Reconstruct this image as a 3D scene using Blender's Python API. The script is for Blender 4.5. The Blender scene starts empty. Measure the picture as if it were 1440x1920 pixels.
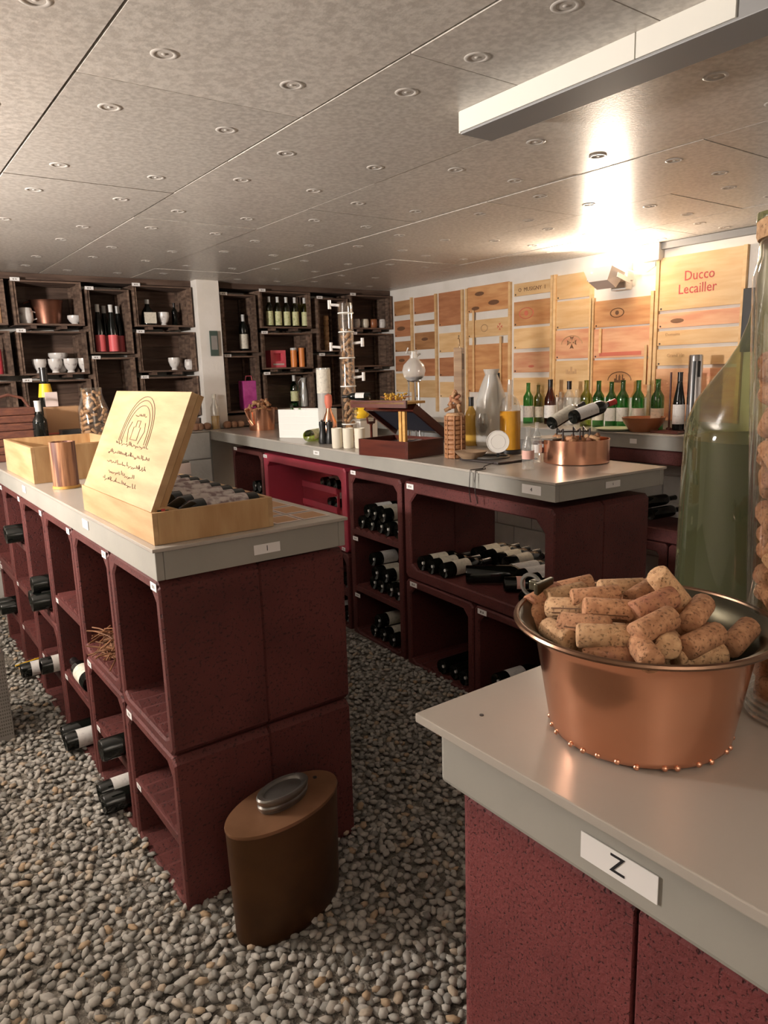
import bpy, bmesh, math, random
import numpy as np
from mathutils import Vector, Matrix, Euler
random.seed(7); rng = np.random.default_rng(5)
PI = math.pi
SC = bpy.context.scene
COL = SC.collection
# ------------------------------------------------------------ camera
YAW, PITCH, ROLL, FOC, EYE = 0.62854, 0.19311, -0.02995, 1350.5, 1.5
fw = Vector((math.sin(YAW)*math.cos(PITCH), math.cos(YAW)*math.cos(PITCH), -math.sin(PITCH)))
r0 = Vector((math.cos(YAW), -math.sin(YAW), 0)); u0 = r0.cross(fw)
rt = r0*math.cos(ROLL) + u0*math.sin(ROLL); up = u0*math.cos(ROLL) - r0*math.sin(ROLL)
cam = bpy.data.cameras.new('camera'); camo = bpy.data.objects.new('camera', cam); COL.objects.link(camo)
camo.matrix_world = Matrix(((rt.x, up.x, -fw.x, 0), (rt.y, up.y, -fw.y, 0), (rt.z, up.z, -fw.z, EYE), (0, 0, 0, 1)))
cam.sensor_fit = 'VERTICAL'; cam.sensor_height = 36; cam.lens = FOC/1920*36; cam.clip_start = .02
SC.camera = camo
# ------------------------------------------------------------ world, lights, exposure
w = bpy.data.worlds.new('world'); SC.world = w; w.use_nodes = True
w.node_tree.nodes['Background'].inputs[0].default_value = (1, .93, .85, 1)
w.node_tree.nodes['Background'].inputs[1].default_value = .02
SC.view_settings.view_transform = 'Standard'; SC.view_settings.look = 'None'
SC.view_settings.gamma = 1; SC.view_settings.use_curve_mapping = False
SC.view_settings.exposure = 0.0
def area(name, loc, target, size, power, col, spread=PI):
    l = bpy.data.lights.new(name, 'AREA'); l.shape = 'RECTANGLE'; l.size, l.size_y = size; l.energy = power; l.color = col; l.spread = spread
    o = bpy.data.objects.new(name, l); COL.objects.link(o); o.location = loc
    o.rotation_euler = (Vector(target)-Vector(loc)).to_track_quat('-Z', 'Y').to_euler(); return o
# the two floodlights of the cellar: one on the right wall (in view), one on the left wall
area('flood_light_right', (4.13, 3.13, 2.135), (3.3, 2.7, 2.7), (.16, .10), 66, (1, .82, .64))
area('flood_light_left', (-1.35, 3.2, 1.72), (-.63, 3.15, 2.41), (.30, .20), 235, (1, .92, .85))
area('fill_light_rear', (-.3, -1.3, 1.5), (-.25, -1.3, 2.9), (.3, .2), 62, (1, .91, .82))  # added uplight behind the viewer, brightens near ceiling and copper pot

# ------------------------------------------------------------ helpers
def at(px, py, z):
    d = fw + rt*((px-720)/FOC) - up*((py-960)/FOC); t = (z-EYE)/d.z; return Vector((d.x*t, d.y*t, z))
def aty(px, py, Y):
    d = fw + rt*((px-720)/FOC) - up*((py-960)/FOC); t = Y/d.y; return Vector((d.x*t, Y, EYE+d.z*t))
def atx(px, py, X):
    d = fw + rt*((px-720)/FOC) - up*((py-960)/FOC); t = X/d.x; return Vector((X, d.y*t, EYE+d.z*t))
def mpp(p): return (Vector(p)-Vector((0, 0, EYE))).dot(fw)/FOC
def zat(x, y, py):
    lo, hi = -.5, 4
    for _ in range(40):
        m = (lo+hi)/2; P = Vector((x, y, m-EYE)); v = 960-FOC*P.dot(up)/P.dot(fw)
        if v > py: lo = m
        else: hi = m
    return lo

class MB:
    def __init__(s): s.v = []; s.f = []
    def add(s, vs, fs, M=None):
        n = len(s.v)
        s.v += [tuple(M @ Vector(p)) if M else tuple(p) for p in vs]; s.f += [tuple(i+n for i in f) for f in fs]; return s
    def box(s, a, b, M=None, bev=0):
        x0, y0, z0 = a; x1, y1, z1 = b
        if bev:
            bm = bmesh.new(); bmesh.ops.create_cube(bm, size=1)
            for v in bm.verts: v.co = Vector(((x0+x1)/2+v.co.x*(x1-x0), (y0+y1)/2+v.co.y*(y1-y0), (z0+z1)/2+v.co.z*(z1-z0)))
            bmesh.ops.bevel(bm, geom=bm.edges[:], offset=bev, segments=2, affect='EDGES', profile=.6)
            bm.verts.index_update(); s.add([v.co for v in bm.verts], [[v.index for v in f.verts] for f in bm.faces], M); bm.free(); return s
        return s.add([(x0,y0,z0),(x1,y0,z0),(x1,y1,z0),(x0,y1,z0),(x0,y0,z1),(x1,y0,z1),(x1,y1,z1),(x0,y1,z1)],
                     [(0,3,2,1),(4,5,6,7),(0,1,5,4),(1,2,6,5),(2,3,7,6),(3,0,4,7)], M)
    def lathe(s, prof, seg=20, M=None, sx=1, sy=1):
        vs = []; fs = []; rings = []
        for r, z in prof:
            if r < 1e-5: rings.append([len(vs)]); vs.append((0, 0, z))
            else:
                rings.append(list(range(len(vs), len(vs)+seg)))
                vs += [(r*sx*math.cos(2*PI*k/seg), r*sy*math.sin(2*PI*k/seg), z) for k in range(seg)]
        for A, B in zip(rings, rings[1:]):
            for k in range(seg):
                k2 = (k+1) % seg
                if len(A) == 1 and len(B) == 1: break
                if len(A) == 1: fs.append((A[0], B[k2], B[k]))
                elif len(B) == 1: fs.append((A[k], A[k2], B[0]))
                else: fs.append((A[k], A[k2], B[k2], B[k]))
        return s.add(vs, fs, M)
    def cyl(s, r, z0, z1, seg=16, M=None): return s.lathe([(0, z0), (r, z0), (r, z1), (0, z1)], seg, M)
    def rod(s, p, q, r, seg=8):
        p = Vector(p); q = Vector(q); d = q-p
        M = Matrix.Translation(p) @ d.to_track_quat('Z', 'Y').to_matrix().to_4x4()
        return s.cyl(r, 0, d.length, seg, M)
    def tube(s, pts, r, seg=6):
        pts = [Vector(p) for p in pts]; n0 = len(s.v)
        for i, p in enumerate(pts):
            d = (pts[min(i+1, len(pts)-1)]-pts[max(i-1, 0)]).normalized(); q = d.to_track_quat('Z', 'Y')
            for k in range(seg): s.v.append(tuple(p+q @ Vector((r*math.cos(2*PI*k/seg), r*math.sin(2*PI*k/seg), 0))))
        for i in range(len(pts)-1):
            for k in range(seg): s.f.append((n0+i*seg+k, n0+i*seg+(k+1) % seg, n0+(i+1)*seg+(k+1) % seg, n0+(i+1)*seg+k))
        s.f.append(tuple(n0+k for k in range(seg))[::-1]); s.f.append(tuple(n0+(len(pts)-1)*seg+k for k in range(seg))); return s
    def ring(s, R, r, z, seg=32, t=8, M=None, sx=1, sy=1):
        vs = []; fs = []
        for i in range(seg):
            a = 2*PI*i/seg
            for k in range(t):
                b = 2*PI*k/t; rr = R+r*math.cos(b); vs.append((rr*sx*math.cos(a), rr*sy*math.sin(a), z+r*math.sin(b)))
        for i in range(seg):
            for k in range(t): fs.append((i*t+k, ((i+1) % seg)*t+k, ((i+1) % seg)*t+(k+1) % t, i*t+(k+1) % t))
        return s.add(vs, fs, M)
    def mesh(s, name, m, smooth=False, ang=40):
        me = bpy.data.meshes.new(name); me.from_pydata(s.v, [], s.f); me.materials.append(m)
        bm = bmesh.new(); bm.from_mesh(me); bmesh.ops.recalc_face_normals(bm, faces=bm.faces); bm.to_mesh(me); bm.free()
        if smooth:
            me.shade_smooth()
            try: me.set_sharp_from_angle(angle=math.radians(ang))
            except Exception: pass
        return me
    def build(s, name, m, parent=None, smooth=False, label=None, ang=40):
        return link(name, s.mesh(name, m, smooth, ang), parent, label)
def link(name, me, parent=None, label=None):
    o = bpy.data.objects.new(name, me); COL.objects.link(o); o.parent = parent
    if label: o['label'] = label
    return o
def tag(o, label, cat, group=None, kind=None):
    o['label'] = label; o['category'] = cat
    if group: o['group'] = group
    if kind: o['kind'] = kind
    return o
def thing(name, label, cat, loc=(0, 0, 0), rot=(0, 0, 0), group=None):
    o = bpy.data.objects.new(name, None); COL.objects.link(o); o.empty_display_size = .05
    o.location = loc; o.rotation_euler = rot if not isinstance(rot, (int, float)) else (0, 0, rot)
    return tag(o, label, cat, group)
def copy_tree(o, parent=None):
    c = o.copy(); COL.objects.link(c); c.parent = parent
    for ch in o.children: copy_tree(ch, c)
    return c
def struct(name, mb, m, parent=None):
    o = mb.build(name, m, parent)
    if parent is None: o['kind'] = 'structure'
    return o
def text(s, size, m, parent, loc, rot, name='lettering', ext=.0006, sx=1):
    c = bpy.data.curves.new(name, 'FONT'); c.body = s; c.size = size; c.extrude = ext; c.align_x = 'CENTER'; c.align_y = 'CENTER'; c.resolution_u = 2
    t = bpy.data.objects.new(name, c); COL.objects.link(t)
    dg = bpy.context.evaluated_depsgraph_get(); me = bpy.data.meshes.new_from_object(t.evaluated_get(dg)); bpy.data.objects.remove(t)
    me.materials.clear(); me.materials.append(m)
    o = link(name, me, parent); o.location = loc; o.rotation_euler = rot; o.scale = (sx, 1, 1); return o

# ------------------------------------------------------------ materials
def mat(name, c, rough=.6, metal=0, c2=None, scale=8, bump=0, bscale=None, stretch=(1, 1, 1), rnd=0, spec=.5, coat=0, detail=6, ramp=(.35, .65), bdist=.004, aniso=0):
    m = bpy.data.materials.new(name); m.use_nodes = True; nt = m.node_tree; N = nt.nodes; L = nt.links
    b = N['Principled BSDF']; b.inputs['Base Color'].default_value = (*c, 1); b.inputs['Roughness'].default_value = rough
    b.inputs['Metallic'].default_value = metal; b.inputs['Specular IOR Level'].default_value = spec; b.inputs['Coat Weight'].default_value = coat
    tc = N.new('ShaderNodeTexCoord'); mp = N.new('ShaderNodeMapping'); mp.inputs['Scale'].default_value = stretch
    oi = N.new('ShaderNodeObjectInfo')
    ad = N.new('ShaderNodeVectorMath'); ad.operation = 'MULTIPLY_ADD'; L.new(oi.outputs['Random'], ad.inputs[0]); ad.inputs[1].default_value = (7, 5, 9); L.new(tc.outputs['Object'], ad.inputs[2])
    L.new(ad.outputs[0], mp.inputs['Vector'])
    out = None
    if c2:
        n = N.new('ShaderNodeTexNoise'); n.inputs['Scale'].default_value = scale; n.inputs['Detail'].default_value = detail; L.new(mp.outputs[0], n.inputs['Vector'])
        r = N.new('ShaderNodeValToRGB'); r.color_ramp.elements[0].position = ramp[0]; r.color_ramp.elements[1].position = ramp[1]
        r.color_ramp.elements[0].color = (*c, 1); r.color_ramp.elements[1].color = (*c2, 1); L.new(n.outputs['Fac'], r.inputs['Fac']); out = r.outputs['Color']
    if rnd:
        h = N.new('ShaderNodeHueSaturation'); mr = N.new('ShaderNodeMapRange'); mr.inputs['To Min'].default_value = 1-rnd; mr.inputs['To Max'].default_value = 1+rnd
        L.new(oi.outputs['Random'], mr.inputs['Value']); L.new(mr.outputs[0], h.inputs['Value'])
        if out: L.new(out, h.inputs['Color'])
        else: h.inputs['Color'].default_value = (*c, 1)
        out = h.outputs['Color']
    if out: L.new(out, b.inputs['Base Color'])
    if bump:
        n2 = N.new('ShaderNodeTexNoise'); n2.inputs['Scale'].default_value = bscale or scale*3; n2.inputs['Detail'].default_value = 4; L.new(mp.outputs[0], n2.inputs['Vector'])
        bp = N.new('ShaderNodeBump'); bp.inputs['Strength'].default_value = bump; bp.inputs['Distance'].default_value = bdist
        L.new(n2.outputs['Fac'], bp.inputs['Height']); L.new(bp.outputs[0], b.inputs['Normal'])
    return m
def pored(m, scale=130, dark=.35):            # little pits of cast concrete: real relief and darker colour in the pits
    nt = m.node_tree; N = nt.nodes; L = nt.links; b = N['Principled BSDF']
    tc = N.new('ShaderNodeTexCoord'); v = N.new('ShaderNodeTexNoise'); v.inputs['Scale'].default_value = scale; v.inputs['Detail'].default_value = 2; L.new(tc.outputs['Object'], v.inputs['Vector'])
    r = N.new('ShaderNodeMapRange'); r.inputs['From Min'].default_value = .30; r.inputs['From Max'].default_value = .44; L.new(v.outputs['Fac'], r.inputs['Value'])
    mx = N.new('ShaderNodeMixRGB'); mx.blend_type = 'MULTIPLY'; mx.inputs[0].default_value = 1
    src = b.inputs['Base Color'].links[0].from_socket; L.new(src, mx.inputs[1])
    g = N.new('ShaderNodeMapRange'); g.inputs['To Min'].default_value = dark; L.new(r.outputs[0], g.inputs['Value']); L.new(g.outputs[0], mx.inputs[2]); L.new(mx.outputs[0], b.inputs['Base Color'])
    bp = N.new('ShaderNodeBump'); bp.inputs['Strength'].default_value = .5; bp.inputs['Distance'].default_value = .003; L.new(r.outputs[0], bp.inputs['Height'])
    if b.inputs['Normal'].links: L.new(b.inputs['Normal'].links[0].from_socket, bp.inputs['Normal'])
    L.new(bp.outputs[0], b.inputs['Normal']); return m
def glass(name, tint, refl=.08, rough=.03, dens=1.0):
    m = bpy.data.materials.new(name); m.use_nodes = True; nt = m.node_tree; N = nt.nodes; L = nt.links
    N.remove(N['Principled BSDF']); o = N['Material Output']
    t = N.new('ShaderNodeBsdfTransparent'); t.inputs[0].default_value = (*tint, 1)
    g = N.new('ShaderNodeBsdfGlossy'); g.inputs['Roughness'].default_value = rough; g.inputs[0].default_value = (.95, .95, .95, 1)
    lw = N.new('ShaderNodeLayerWeight'); lw.inputs[0].default_value = .35
    mr = N.new('ShaderNodeMapRange'); mr.inputs['To Min'].default_value = refl; mr.inputs['To Max'].default_value = .75; L.new(lw.outputs['Facing'], mr.inputs['Value'])
    pw = N.new('ShaderNodeMath'); pw.operation = 'POWER'; pw.inputs[1].default_value = 2.0; L.new(mr.outputs[0], pw.inputs[0])
    ad = N.new('ShaderNodeMath'); ad.operation = 'ADD'; ad.inputs[1].default_value = refl; ad.use_clamp = True; L.new(pw.outputs[0], ad.inputs[0])
    mx = N.new('ShaderNodeMixShader'); L.new(ad.outputs[0], mx.inputs[0]); L.new(t.outputs[0], mx.inputs[1]); L.new(g.outputs[0], mx.inputs[2])
    if dens < 1:
        d = N.new('ShaderNodeBsdfDiffuse'); d.inputs[0].default_value = (*tint, 1); m2 = N.new('ShaderNodeMixShader'); m2.inputs[0].default_value = 1-dens
        L.new(mx.outputs[0], m2.inputs[1]); L.new(d.outputs[0], m2.inputs[2]); mx = m2
    L.new(mx.outputs[0], o.inputs[0]); return m
def emit(name, c, s):
    m = bpy.data.materials.new(name); m.use_nodes = True; b = m.node_tree.nodes['Principled BSDF']
    b.inputs['Emission Color'].default_value = (*c, 1); b.inputs['Emission Strength'].default_value = s; return m
M = {}
M['ceil'] = mat('ceiling board', (.46, .42, .375), .36, 0, (.61, .565, .51), 55, .25, 160, (1, 1, 1), .06, detail=8, ramp=(.38, .62), bdist=.0015)
M['seam'] = mat('dark batten', (.03, .025, .02), .8)
M['washer'] = mat('pale washer', (.62, .58, .53), .45, 0, (.52, .48, .44), 30)
M['wall'] = mat('white lime wall', (.70, .66, .60), .85, 0, (.78, .74, .69), 4, .3, 30)
M['block'] = mat('white painted block', (.56, .55, .52), .8, 0, (.66, .65, .62), 6, .35, 60, rnd=.04)
M['mortar'] = mat('painted mortar', (.46, .45, .42), .9)
M['red'] = pored(mat('red painted concrete', (.118, .030, .027), .62, 0, (.082, .020, .018), 5, .25, 60, rnd=.05, spec=.35))
M['redz'] = pored(mat('rose red painted concrete', (.17, .040, .040), .7, 0, (.125, .029, .030), 7, .5, 160, rnd=.03, spec=.3), 230, .25)
M['pink'] = mat('crimson painted steel', (.42, .045, .075), .45, 0, (.33, .035, .06), 4, .1, 40)
M['grey'] = mat('grey painted board', (.29, .28, .25), .5, 0, (.33, .315, .28), 5, .12, 45)
M['greytop'] = mat('grey counter sheet', (.36, .325, .285), .28, 0, (.42, .38, .335), 3, .08, 30, rnd=0)
M['edge'] = mat('dark grey joint', (.12, .11, .095), .6)
M['paper'] = mat('white label paper', (.78, .76, .75), .6)
M['ink'] = mat('black ink', (.012, .012, .015), .5)
M['crate'] = mat('dark stained crate wood', (.065, .037, .025), .7, 0, (.20, .13, .092), 7, .3, 40, (1, 1, 6), .25)
M['crateh'] = mat('dark stained crate slat', (.075, .042, .028), .7, 0, (.15, .092, .065), 7, .3, 40, (.6, 5, 5), .25)
M['pine'] = mat('pale pine', (.39, .235, .11), .5, 0, (.51, .33, .17), 3, .12, 30, (1.2, 1.2, 9), .08)
M['pineh'] = mat('pale pine board', (.36, .19, .075), .5, 0, (.50, .315, .15), 3, .1, 30, (7, 1, 1.4), .08)
def panelwood(n, a, b): return mat(n, a, .5, 0, b, 3.2, .12, 30, (1, 1.2, 8), .10)
PW = [panelwood('orange crate wood', (.50, .22, .085), (.66, .36, .16)), panelwood('reddish crate wood', (.40, .155, .07), (.55, .25, .12)),
      panelwood('brown crate wood', (.33, .15, .06), (.50, .26, .115)), panelwood('light crate wood', (.66, .41, .19), (.76, .53, .28)),
      panelwood('rose crate wood', (.60, .27, .15), (.72, .42, .24))]
M['copper'] = mat('polished copper', (.86, .46, .31), .20, 1, (.76, .37, .23), 5, .06, 20)
M['copperd'] = mat('brown old copper', (.36, .17, .115), .36, 1, (.22, .10, .07), 6, .12, 20)
M['tin'] = mat('tarnished tinning', (.13, .12, .085), .34, 1, (.07, .062, .045), 8, .08, 20)
M['rust'] = mat('brown patinated copper', (.105, .045, .016), .42, .55, (.055, .024, .010), 5, .15, 25)
M['rustt'] = mat('worn copper top', (.30, .155, .085), .42, .6, (.20, .10, .05), 6, .1, 25)
M['pewter'] = mat('dull zinc', (.23, .22, .20), .42, .8, (.13, .12, .11), 9, .2, 40)
M['cork'] = mat('cork', (.50, .26, .135), .85, 0, (.34, .155, .075), 120, .8, 150, rnd=.18, bdist=.001)
M['corkp'] = mat('pale cork', (.60, .37, .20), .85, 0, (.45, .25, .125), 120, .8, 140, rnd=.12, bdist=.001)
pored(M['cork'], 300, .45); pored(M['corkp'], 300, .5)
M['corkr'] = mat('wine stained cork', (.30, .12, .07), .85, 0, (.42, .20, .10), 60, .5, 140, rnd=.15, bdist=.001)
pored(M['corkr'], 300, .5)
M['darkglass'] = mat('black green glass', (.005, .006, .005), .06, 0, spec=.45)
M['gglass'] = glass('green bottle glass', (.16, .50, .20), .06)
M['oglass'] = glass('olive bottle glass', (.45, .50, .16), .06)
M['bglass'] = glass('brown bottle glass', (.28, .09, .03), .05)
M['clear'] = glass('clear glass', (.90, .90, .88), .10, .03, .90)
M['clearj'] = glass('clear jar glass', (.95, .94, .92), .07)
M['milky'] = glass('milky clear glass', (.88, .87, .84), .08, .12, .70)
M['demi'] = glass('demijohn green glass', (.60, .62, .40), .04, .04, .96)
M['murk'] = glass('green demijohn depth', (.105, .115, .065), .02, .2, .55)
M['amber'] = mat('amber liquid', (.60, .30, .03), .08, 0, (.45, .18, .015), 4, coat=.2)
M['amberc'] = mat('honey liquid', (.62, .38, .07), .1, 0, (.52, .30, .05), 4)
M['label'] = mat('cream bottle label', (.66, .62, .52), .6, 0, (.45, .42, .36), 60, rnd=.12, ramp=(.5, .75))
M['labelm'] = mat('printed mauve bottle label', (.50, .45, .43), .6, 0, (.20, .14, .14), 38, rnd=.1, ramp=(.45, .6))
M['labelw'] = mat('white bottle label', (.72, .70, .68), .6, 0, (.50, .48, .47), 70, rnd=.1, ramp=(.55, .75))
M['labely'] = mat('yellow green bottle label', (.62, .62, .36), .6, 0, (.36, .42, .16), 50, ramp=(.5, .7))
M['labelp'] = mat('pink bottle label', (.72, .42, .36), .6)
M['foil'] = mat('black capsule foil', (.012, .010, .010), .3)
M['foilr'] = mat('red capsule foil', (.45, .03, .02), .35)
M['foilw'] = mat('white capsule foil', (.6, .6, .58), .4)
M['redlabel'] = mat('bright rose label', (.72, .13, .14), .5)
M['rose'] = mat('pink wine bottle', (.62, .07, .09), .15, 0, coat=.3)
M['ceramic'] = mat('white glazed pottery', (.70, .67, .64), .25, 0, (.30, .24, .24), 26, ramp=(.55, .72))
M['cream'] = mat('cream glazed pottery', (.72, .66, .54), .3)
M['brownpot'] = mat('brown glazed pottery', (.30, .11, .045), .3)
M['mahog'] = mat('mahogany veneer', (.105, .024, .014), .3, 0, (.06, .013, .009), 4, .05, 30, (1, 1, 8))
M['navy'] = mat('dark blue lining', (.016, .017, .028), .7)
M['gold'] = mat('golden oak', (.50, .26, .06), .45, 0, (.62, .36, .10), 5, 0, None, (1, 1, 8))
M['wicker'] = mat('woven cane', (.42, .20, .085), .6, 0, (.28, .12, .05), 30, .6, 60, (1, 1, 3))
M['twig'] = mat('brown twig bark', (.26, .115, .05), .8, 0, (.13, .055, .025), 20)
M['wickerd'] = mat('dark woven cane', (.16, .055, .030), .6, 0, (.09, .03, .02), 25, .6, 50, (1, 1, 3))
M['white'] = mat('white paint', (.74, .71, .66), .5)
M['plastic'] = mat('white plastic', (.80, .79, .75), .4)
M['steel'] = mat('brushed steel', (.55, .54, .55), .25, 1)
M['black'] = mat('black plastic', (.012, .012, .012), .4)
M['cable'] = mat('dark cable', (.03, .02, .018), .5)
M['yellow'] = mat('yellow enamel', (.80, .50, .02), .4)
M['magenta'] = mat('magenta print', (.42, .03, .22), .5, 0, (.62, .10, .38), 14)
M['redp'] = mat('bright red plastic', (.55, .02, .03), .4)
M['pinkp'] = mat('pink carton', (.70, .10, .14), .5)
M['orange'] = mat('orange can', (.75, .25, .06), .4)
M['card'] = mat('brown cardboard', (.36, .20, .10), .8)
M['green'] = mat('dark green enamel', (.045, .075, .062), .5)
M['greenplate'] = mat('pale green glaze', (.45, .50, .33), .35)
M['cab'] = mat('grey cabinet paint', (.30, .28, .26), .6, 0, (.24, .225, .21), 6, .2, 60)
M['cabtop'] = mat('pinkish white sheet', (.60, .50, .47), .5)
M['fix'] = mat('zinc white duct paint', (.62, .60, .54), .5)
M['fixg'] = mat('grey duct paint', (.22, .215, .21), .5)
M['rusticwood'] = mat('weathered wood', (.24, .15, .09), .75, 0, (.38, .26, .16), 4, .3, 30, (1, 1, 8))
M['stripew'] = mat('striped brown wood', (.10, .030, .016), .5, 0, (.42, .20, .10), 9, .3, 30, (6, 6, .35), ramp=(.42, .58))
M['stone'] = mat('brown stones', (.20, .095, .05), .8, 0, (.32, .18, .11), 12, .4, 30, rnd=.3)
M['lamp'] = mat('grey lamp housing', (.60, .58, .58), .35, .3)
M['glow'] = emit('lamp glass lit', (1, .86, .68), 30)
M['burn'] = mat('brand burnt into wood', (.16, .075, .035), .7)
M['burnl'] = mat('faint printed brand', (.50, .31, .16), .7)
M['brandl'] = mat('grey brown brand in pale wood', (.13, .085, .055), .7)
M['bronze'] = mat('dark bronzed rim', (.30, .17, .11), .28, 1, (.15, .10, .07), 7, .06, 20)
M['redink'] = mat('red ink', (.48, .05, .05), .6)
M['redinkf'] = mat('faded red ink', (.60, .16, .10), .6)

# ------------------------------------------------------------ the setting
HC = 2.26
XL, XR, YF, YB = -2.4, 4.37, -2.2, 6.10
struct('wall_left', MB().box((XL-.1, YF, -.1), (XL, YB, HC+.1)), M['wall'])
struct('wall_front', MB().box((XL, YF-.1, -.1), (XR, YF, HC+.1)), M['wall'])
struct('wall_back', MB().box((XL, YB, -.1), (XR+.1, YB+.1, HC+.1)), M['wall'])
wallr = struct('wall_right', MB().box((XR, YF, -.1), (XR+.1, YB, HC+.1)), M['wall'])
# ceiling: fibre boards screwed up with big washers
ceil = struct('ceiling', MB().box((XL, YF, HC+.014), (XR, YB, HC+.1)), M['seam'])
SX = [-2.4, -2.03, -1.38, -.73, -.08, .567, 1.217, 1.87, 2.52, 3.165, 3.81, 4.37]
def cuts(i):
    base = {5: .98, 6: 1.515, 7: .975, 8: 1.51, 4: 1.515}.get(i, .98 if i % 2 else 1.515)
    c = [base+1.068*k for k in range(-5, 6)]
    if i == 6: c = [c_ for c_ in c if c_ > 1.4 or c_ < 0] + [1.077, .01]
    return sorted([YF]+[v for v in c if YF+.1 < v < YB-.1]+[YB])
wash = MB()
wash.lathe([(.0215, -.0004), (.0235, -.0017), (.0305, -.0017), (.033, -.0004), (.033, .001), (.0215, .001)], 24)
wash.lathe([(.0, -.0015), (.005, -.0015), (.007, 0)], 8)
wme = wash.mesh('washer', M['washer'], True)
for i in range(len(SX)-1):
    x0, x1 = SX[i], SX[i+1]; cs = cuts(i)
    for y0, y1 in zip(cs, cs[1:]):
        g = .003 if not (abs(x0-.567) < .01 or abs(x0-1.217) < .01) else .0065
        dz = random.uniform(-.0012, .0012)
        p = MB().box((x0+g, y0+.002, HC+dz), (x1-.002, y1-.002, HC+.013+dz)).build('ceiling_panel', M['ceil'], ceil)
        if x1 < -.1 or y1 < .3: continue
        ins = .21 if y1-y0 > .7 else .08
        for wx in ((x0+.15, x1-.15) if x1-x0 > .5 else (x0+.15,)):
            for wy in (y0+ins, y1-ins):
                q = link('washer', wme, p); q.location = (wx+random.uniform(-.012, .012), wy+random.uniform(-.012, .012), HC+dz)
# long duct below the ceiling
tr = MB().box((1.602, -1.2, 2.196), (1.732, 1.752, HC), bev=.002).build('trim_1', M['fixg']); tr['kind'] = 'structure'
for y0, y1 in ((.90, 1.14), (1.143, 1.752)):
    MB().box((1.5965, y0, 2.202), (1.6045, y1-.001, HC-.001)).build('cover_strip', M['fix'], tr, label='white painted side strip')
MB().box((1.60, 1.750, 2.20), (1.733, 1.757, HC-.001)).build('end_cap', M['fix'], tr, label='white end cap')
# conduit along the right wall under the ceiling
tr2 = MB().box((XR-.035, -1, HC-.045), (XR-.001, 2.92, HC-.004)).build('trim_2', M['fixg']); tr2['kind'] = 'structure'

# floor: gravel over a dark bed
M['bed'] = mat('gravel bed', (.10, .09, .075), .9, 0, (.26, .235, .20), 60, 1.0, 70, bdist=.02)
floor = struct('floor', MB().box((XL, YF, -.08), (XR, YB, -.004)), M['bed'])
def pebble_mat(attr):
    m = bpy.data.materials.new('grey beige pebble'); m.use_nodes = True; nt = m.node_tree; N = nt.nodes; L = nt.links; b = N['Principled BSDF']; b.inputs['Roughness'].default_value = .75
    if attr: a = N.new('ShaderNodeAttribute'); a.attribute_name = 'tone'; src = a.outputs['Fac']
    else: a = N.new('ShaderNodeObjectInfo'); src = a.outputs['Random']
    r = N.new('ShaderNodeValToRGB'); r.color_ramp.interpolation = 'LINEAR'; e = r.color_ramp.elements
    e[0].color = (.17, .165, .15, 1); e[1].position = 1; e[1].color = (.36, .25, .15, 1)
    for p, c in ((.15, (.25, .24, .22)), (.45, (.34, .325, .295)), (.7, (.42, .40, .365)), (.85, (.30, .285, .26)), (.93, (.40, .34, .27))):
        x = e.new(p); x.color = (*c, 1)
    L.new(src, r.inputs[0])
    n = N.new('ShaderNodeTexNoise'); n.inputs['Scale'].default_value = 90; mx = N.new('ShaderNodeMixRGB'); mx.blend_type = 'OVERLAY'; mx.inputs[0].default_value = .35
    tc = N.new('ShaderNodeTexCoord'); L.new(tc.outputs['Object'], n.inputs['Vector']); L.new(r.outputs[0], mx.inputs[1]); L.new(n.outputs['Fac'], mx.inputs[2]); L.new(mx.outputs[0], b.inputs['Base Color'])
    return m
def ico(sub):
    bm = bmesh.new(); bmesh.ops.create_icosphere(bm, subdivisions=sub, radius=1); bm.verts.ensure_lookup_table()
    v = np.array([list(x.co) for x in bm.verts]); f = np.array([[y.index for y in x.verts] for x in bm.faces]); bm.free(); return v, f
def inside(x, y):
    m = .005
    for a, b, c, d in ((.59, 1.15, 1.83, 4.9), (2.17, 2.62, 1.86, 5.4), (.60, 2.4, -2, .62), (3.98, 4.4, -2, 6.1), (-2.4, 4.4, 5.65, 6.1), (.0, .38, 3.26, 3.5)):
        if a+m < x < b-m and c+m < y < d-m: return True
    return False
pts = []
s = .0255
for iy in range(int((5.7-.55)/s)):
    for ix in range(int((4.0+1.3)/s)):
        x = -1.3+ix*s+rng.uniform(-.012, .012); y = .55+iy*s+rng.uniform(-.012, .012)
        P = Vector((x, y, -EYE)); d = P.dot(fw)
        if d < .3: continue
        u = 720+FOC*P.dot(rt)/d; v = 960-FOC*P.dot(up)/d
        if u < -260 or u > 1560 or v > 2200 or v < 700: continue
        if y > 3.2 and rng.random() < .35: continue
        if x > 2.7 and (y < 1.6 or rng.random() < .5): continue
        if inside(x, y): continue
        on = 0 <= u <= 1440 and v <= 1935 and not (u > 850 and v > 1330) 
        pts.append((d if on else 99, x, y))
pts.sort(); sing, rest = pts[:300], pts[300:]
v1, f1 = ico(1)
def shape(n):
    k = rng.normal(size=(n, v1.shape[0], 1))*.12+1
    return v1[None]*k
sc = lambda n: np.stack([rng.uniform(.012, .0215, n), rng.uniform(.0095, .0145, n), rng.uniform(.006, .0095, n)], 1)
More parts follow.
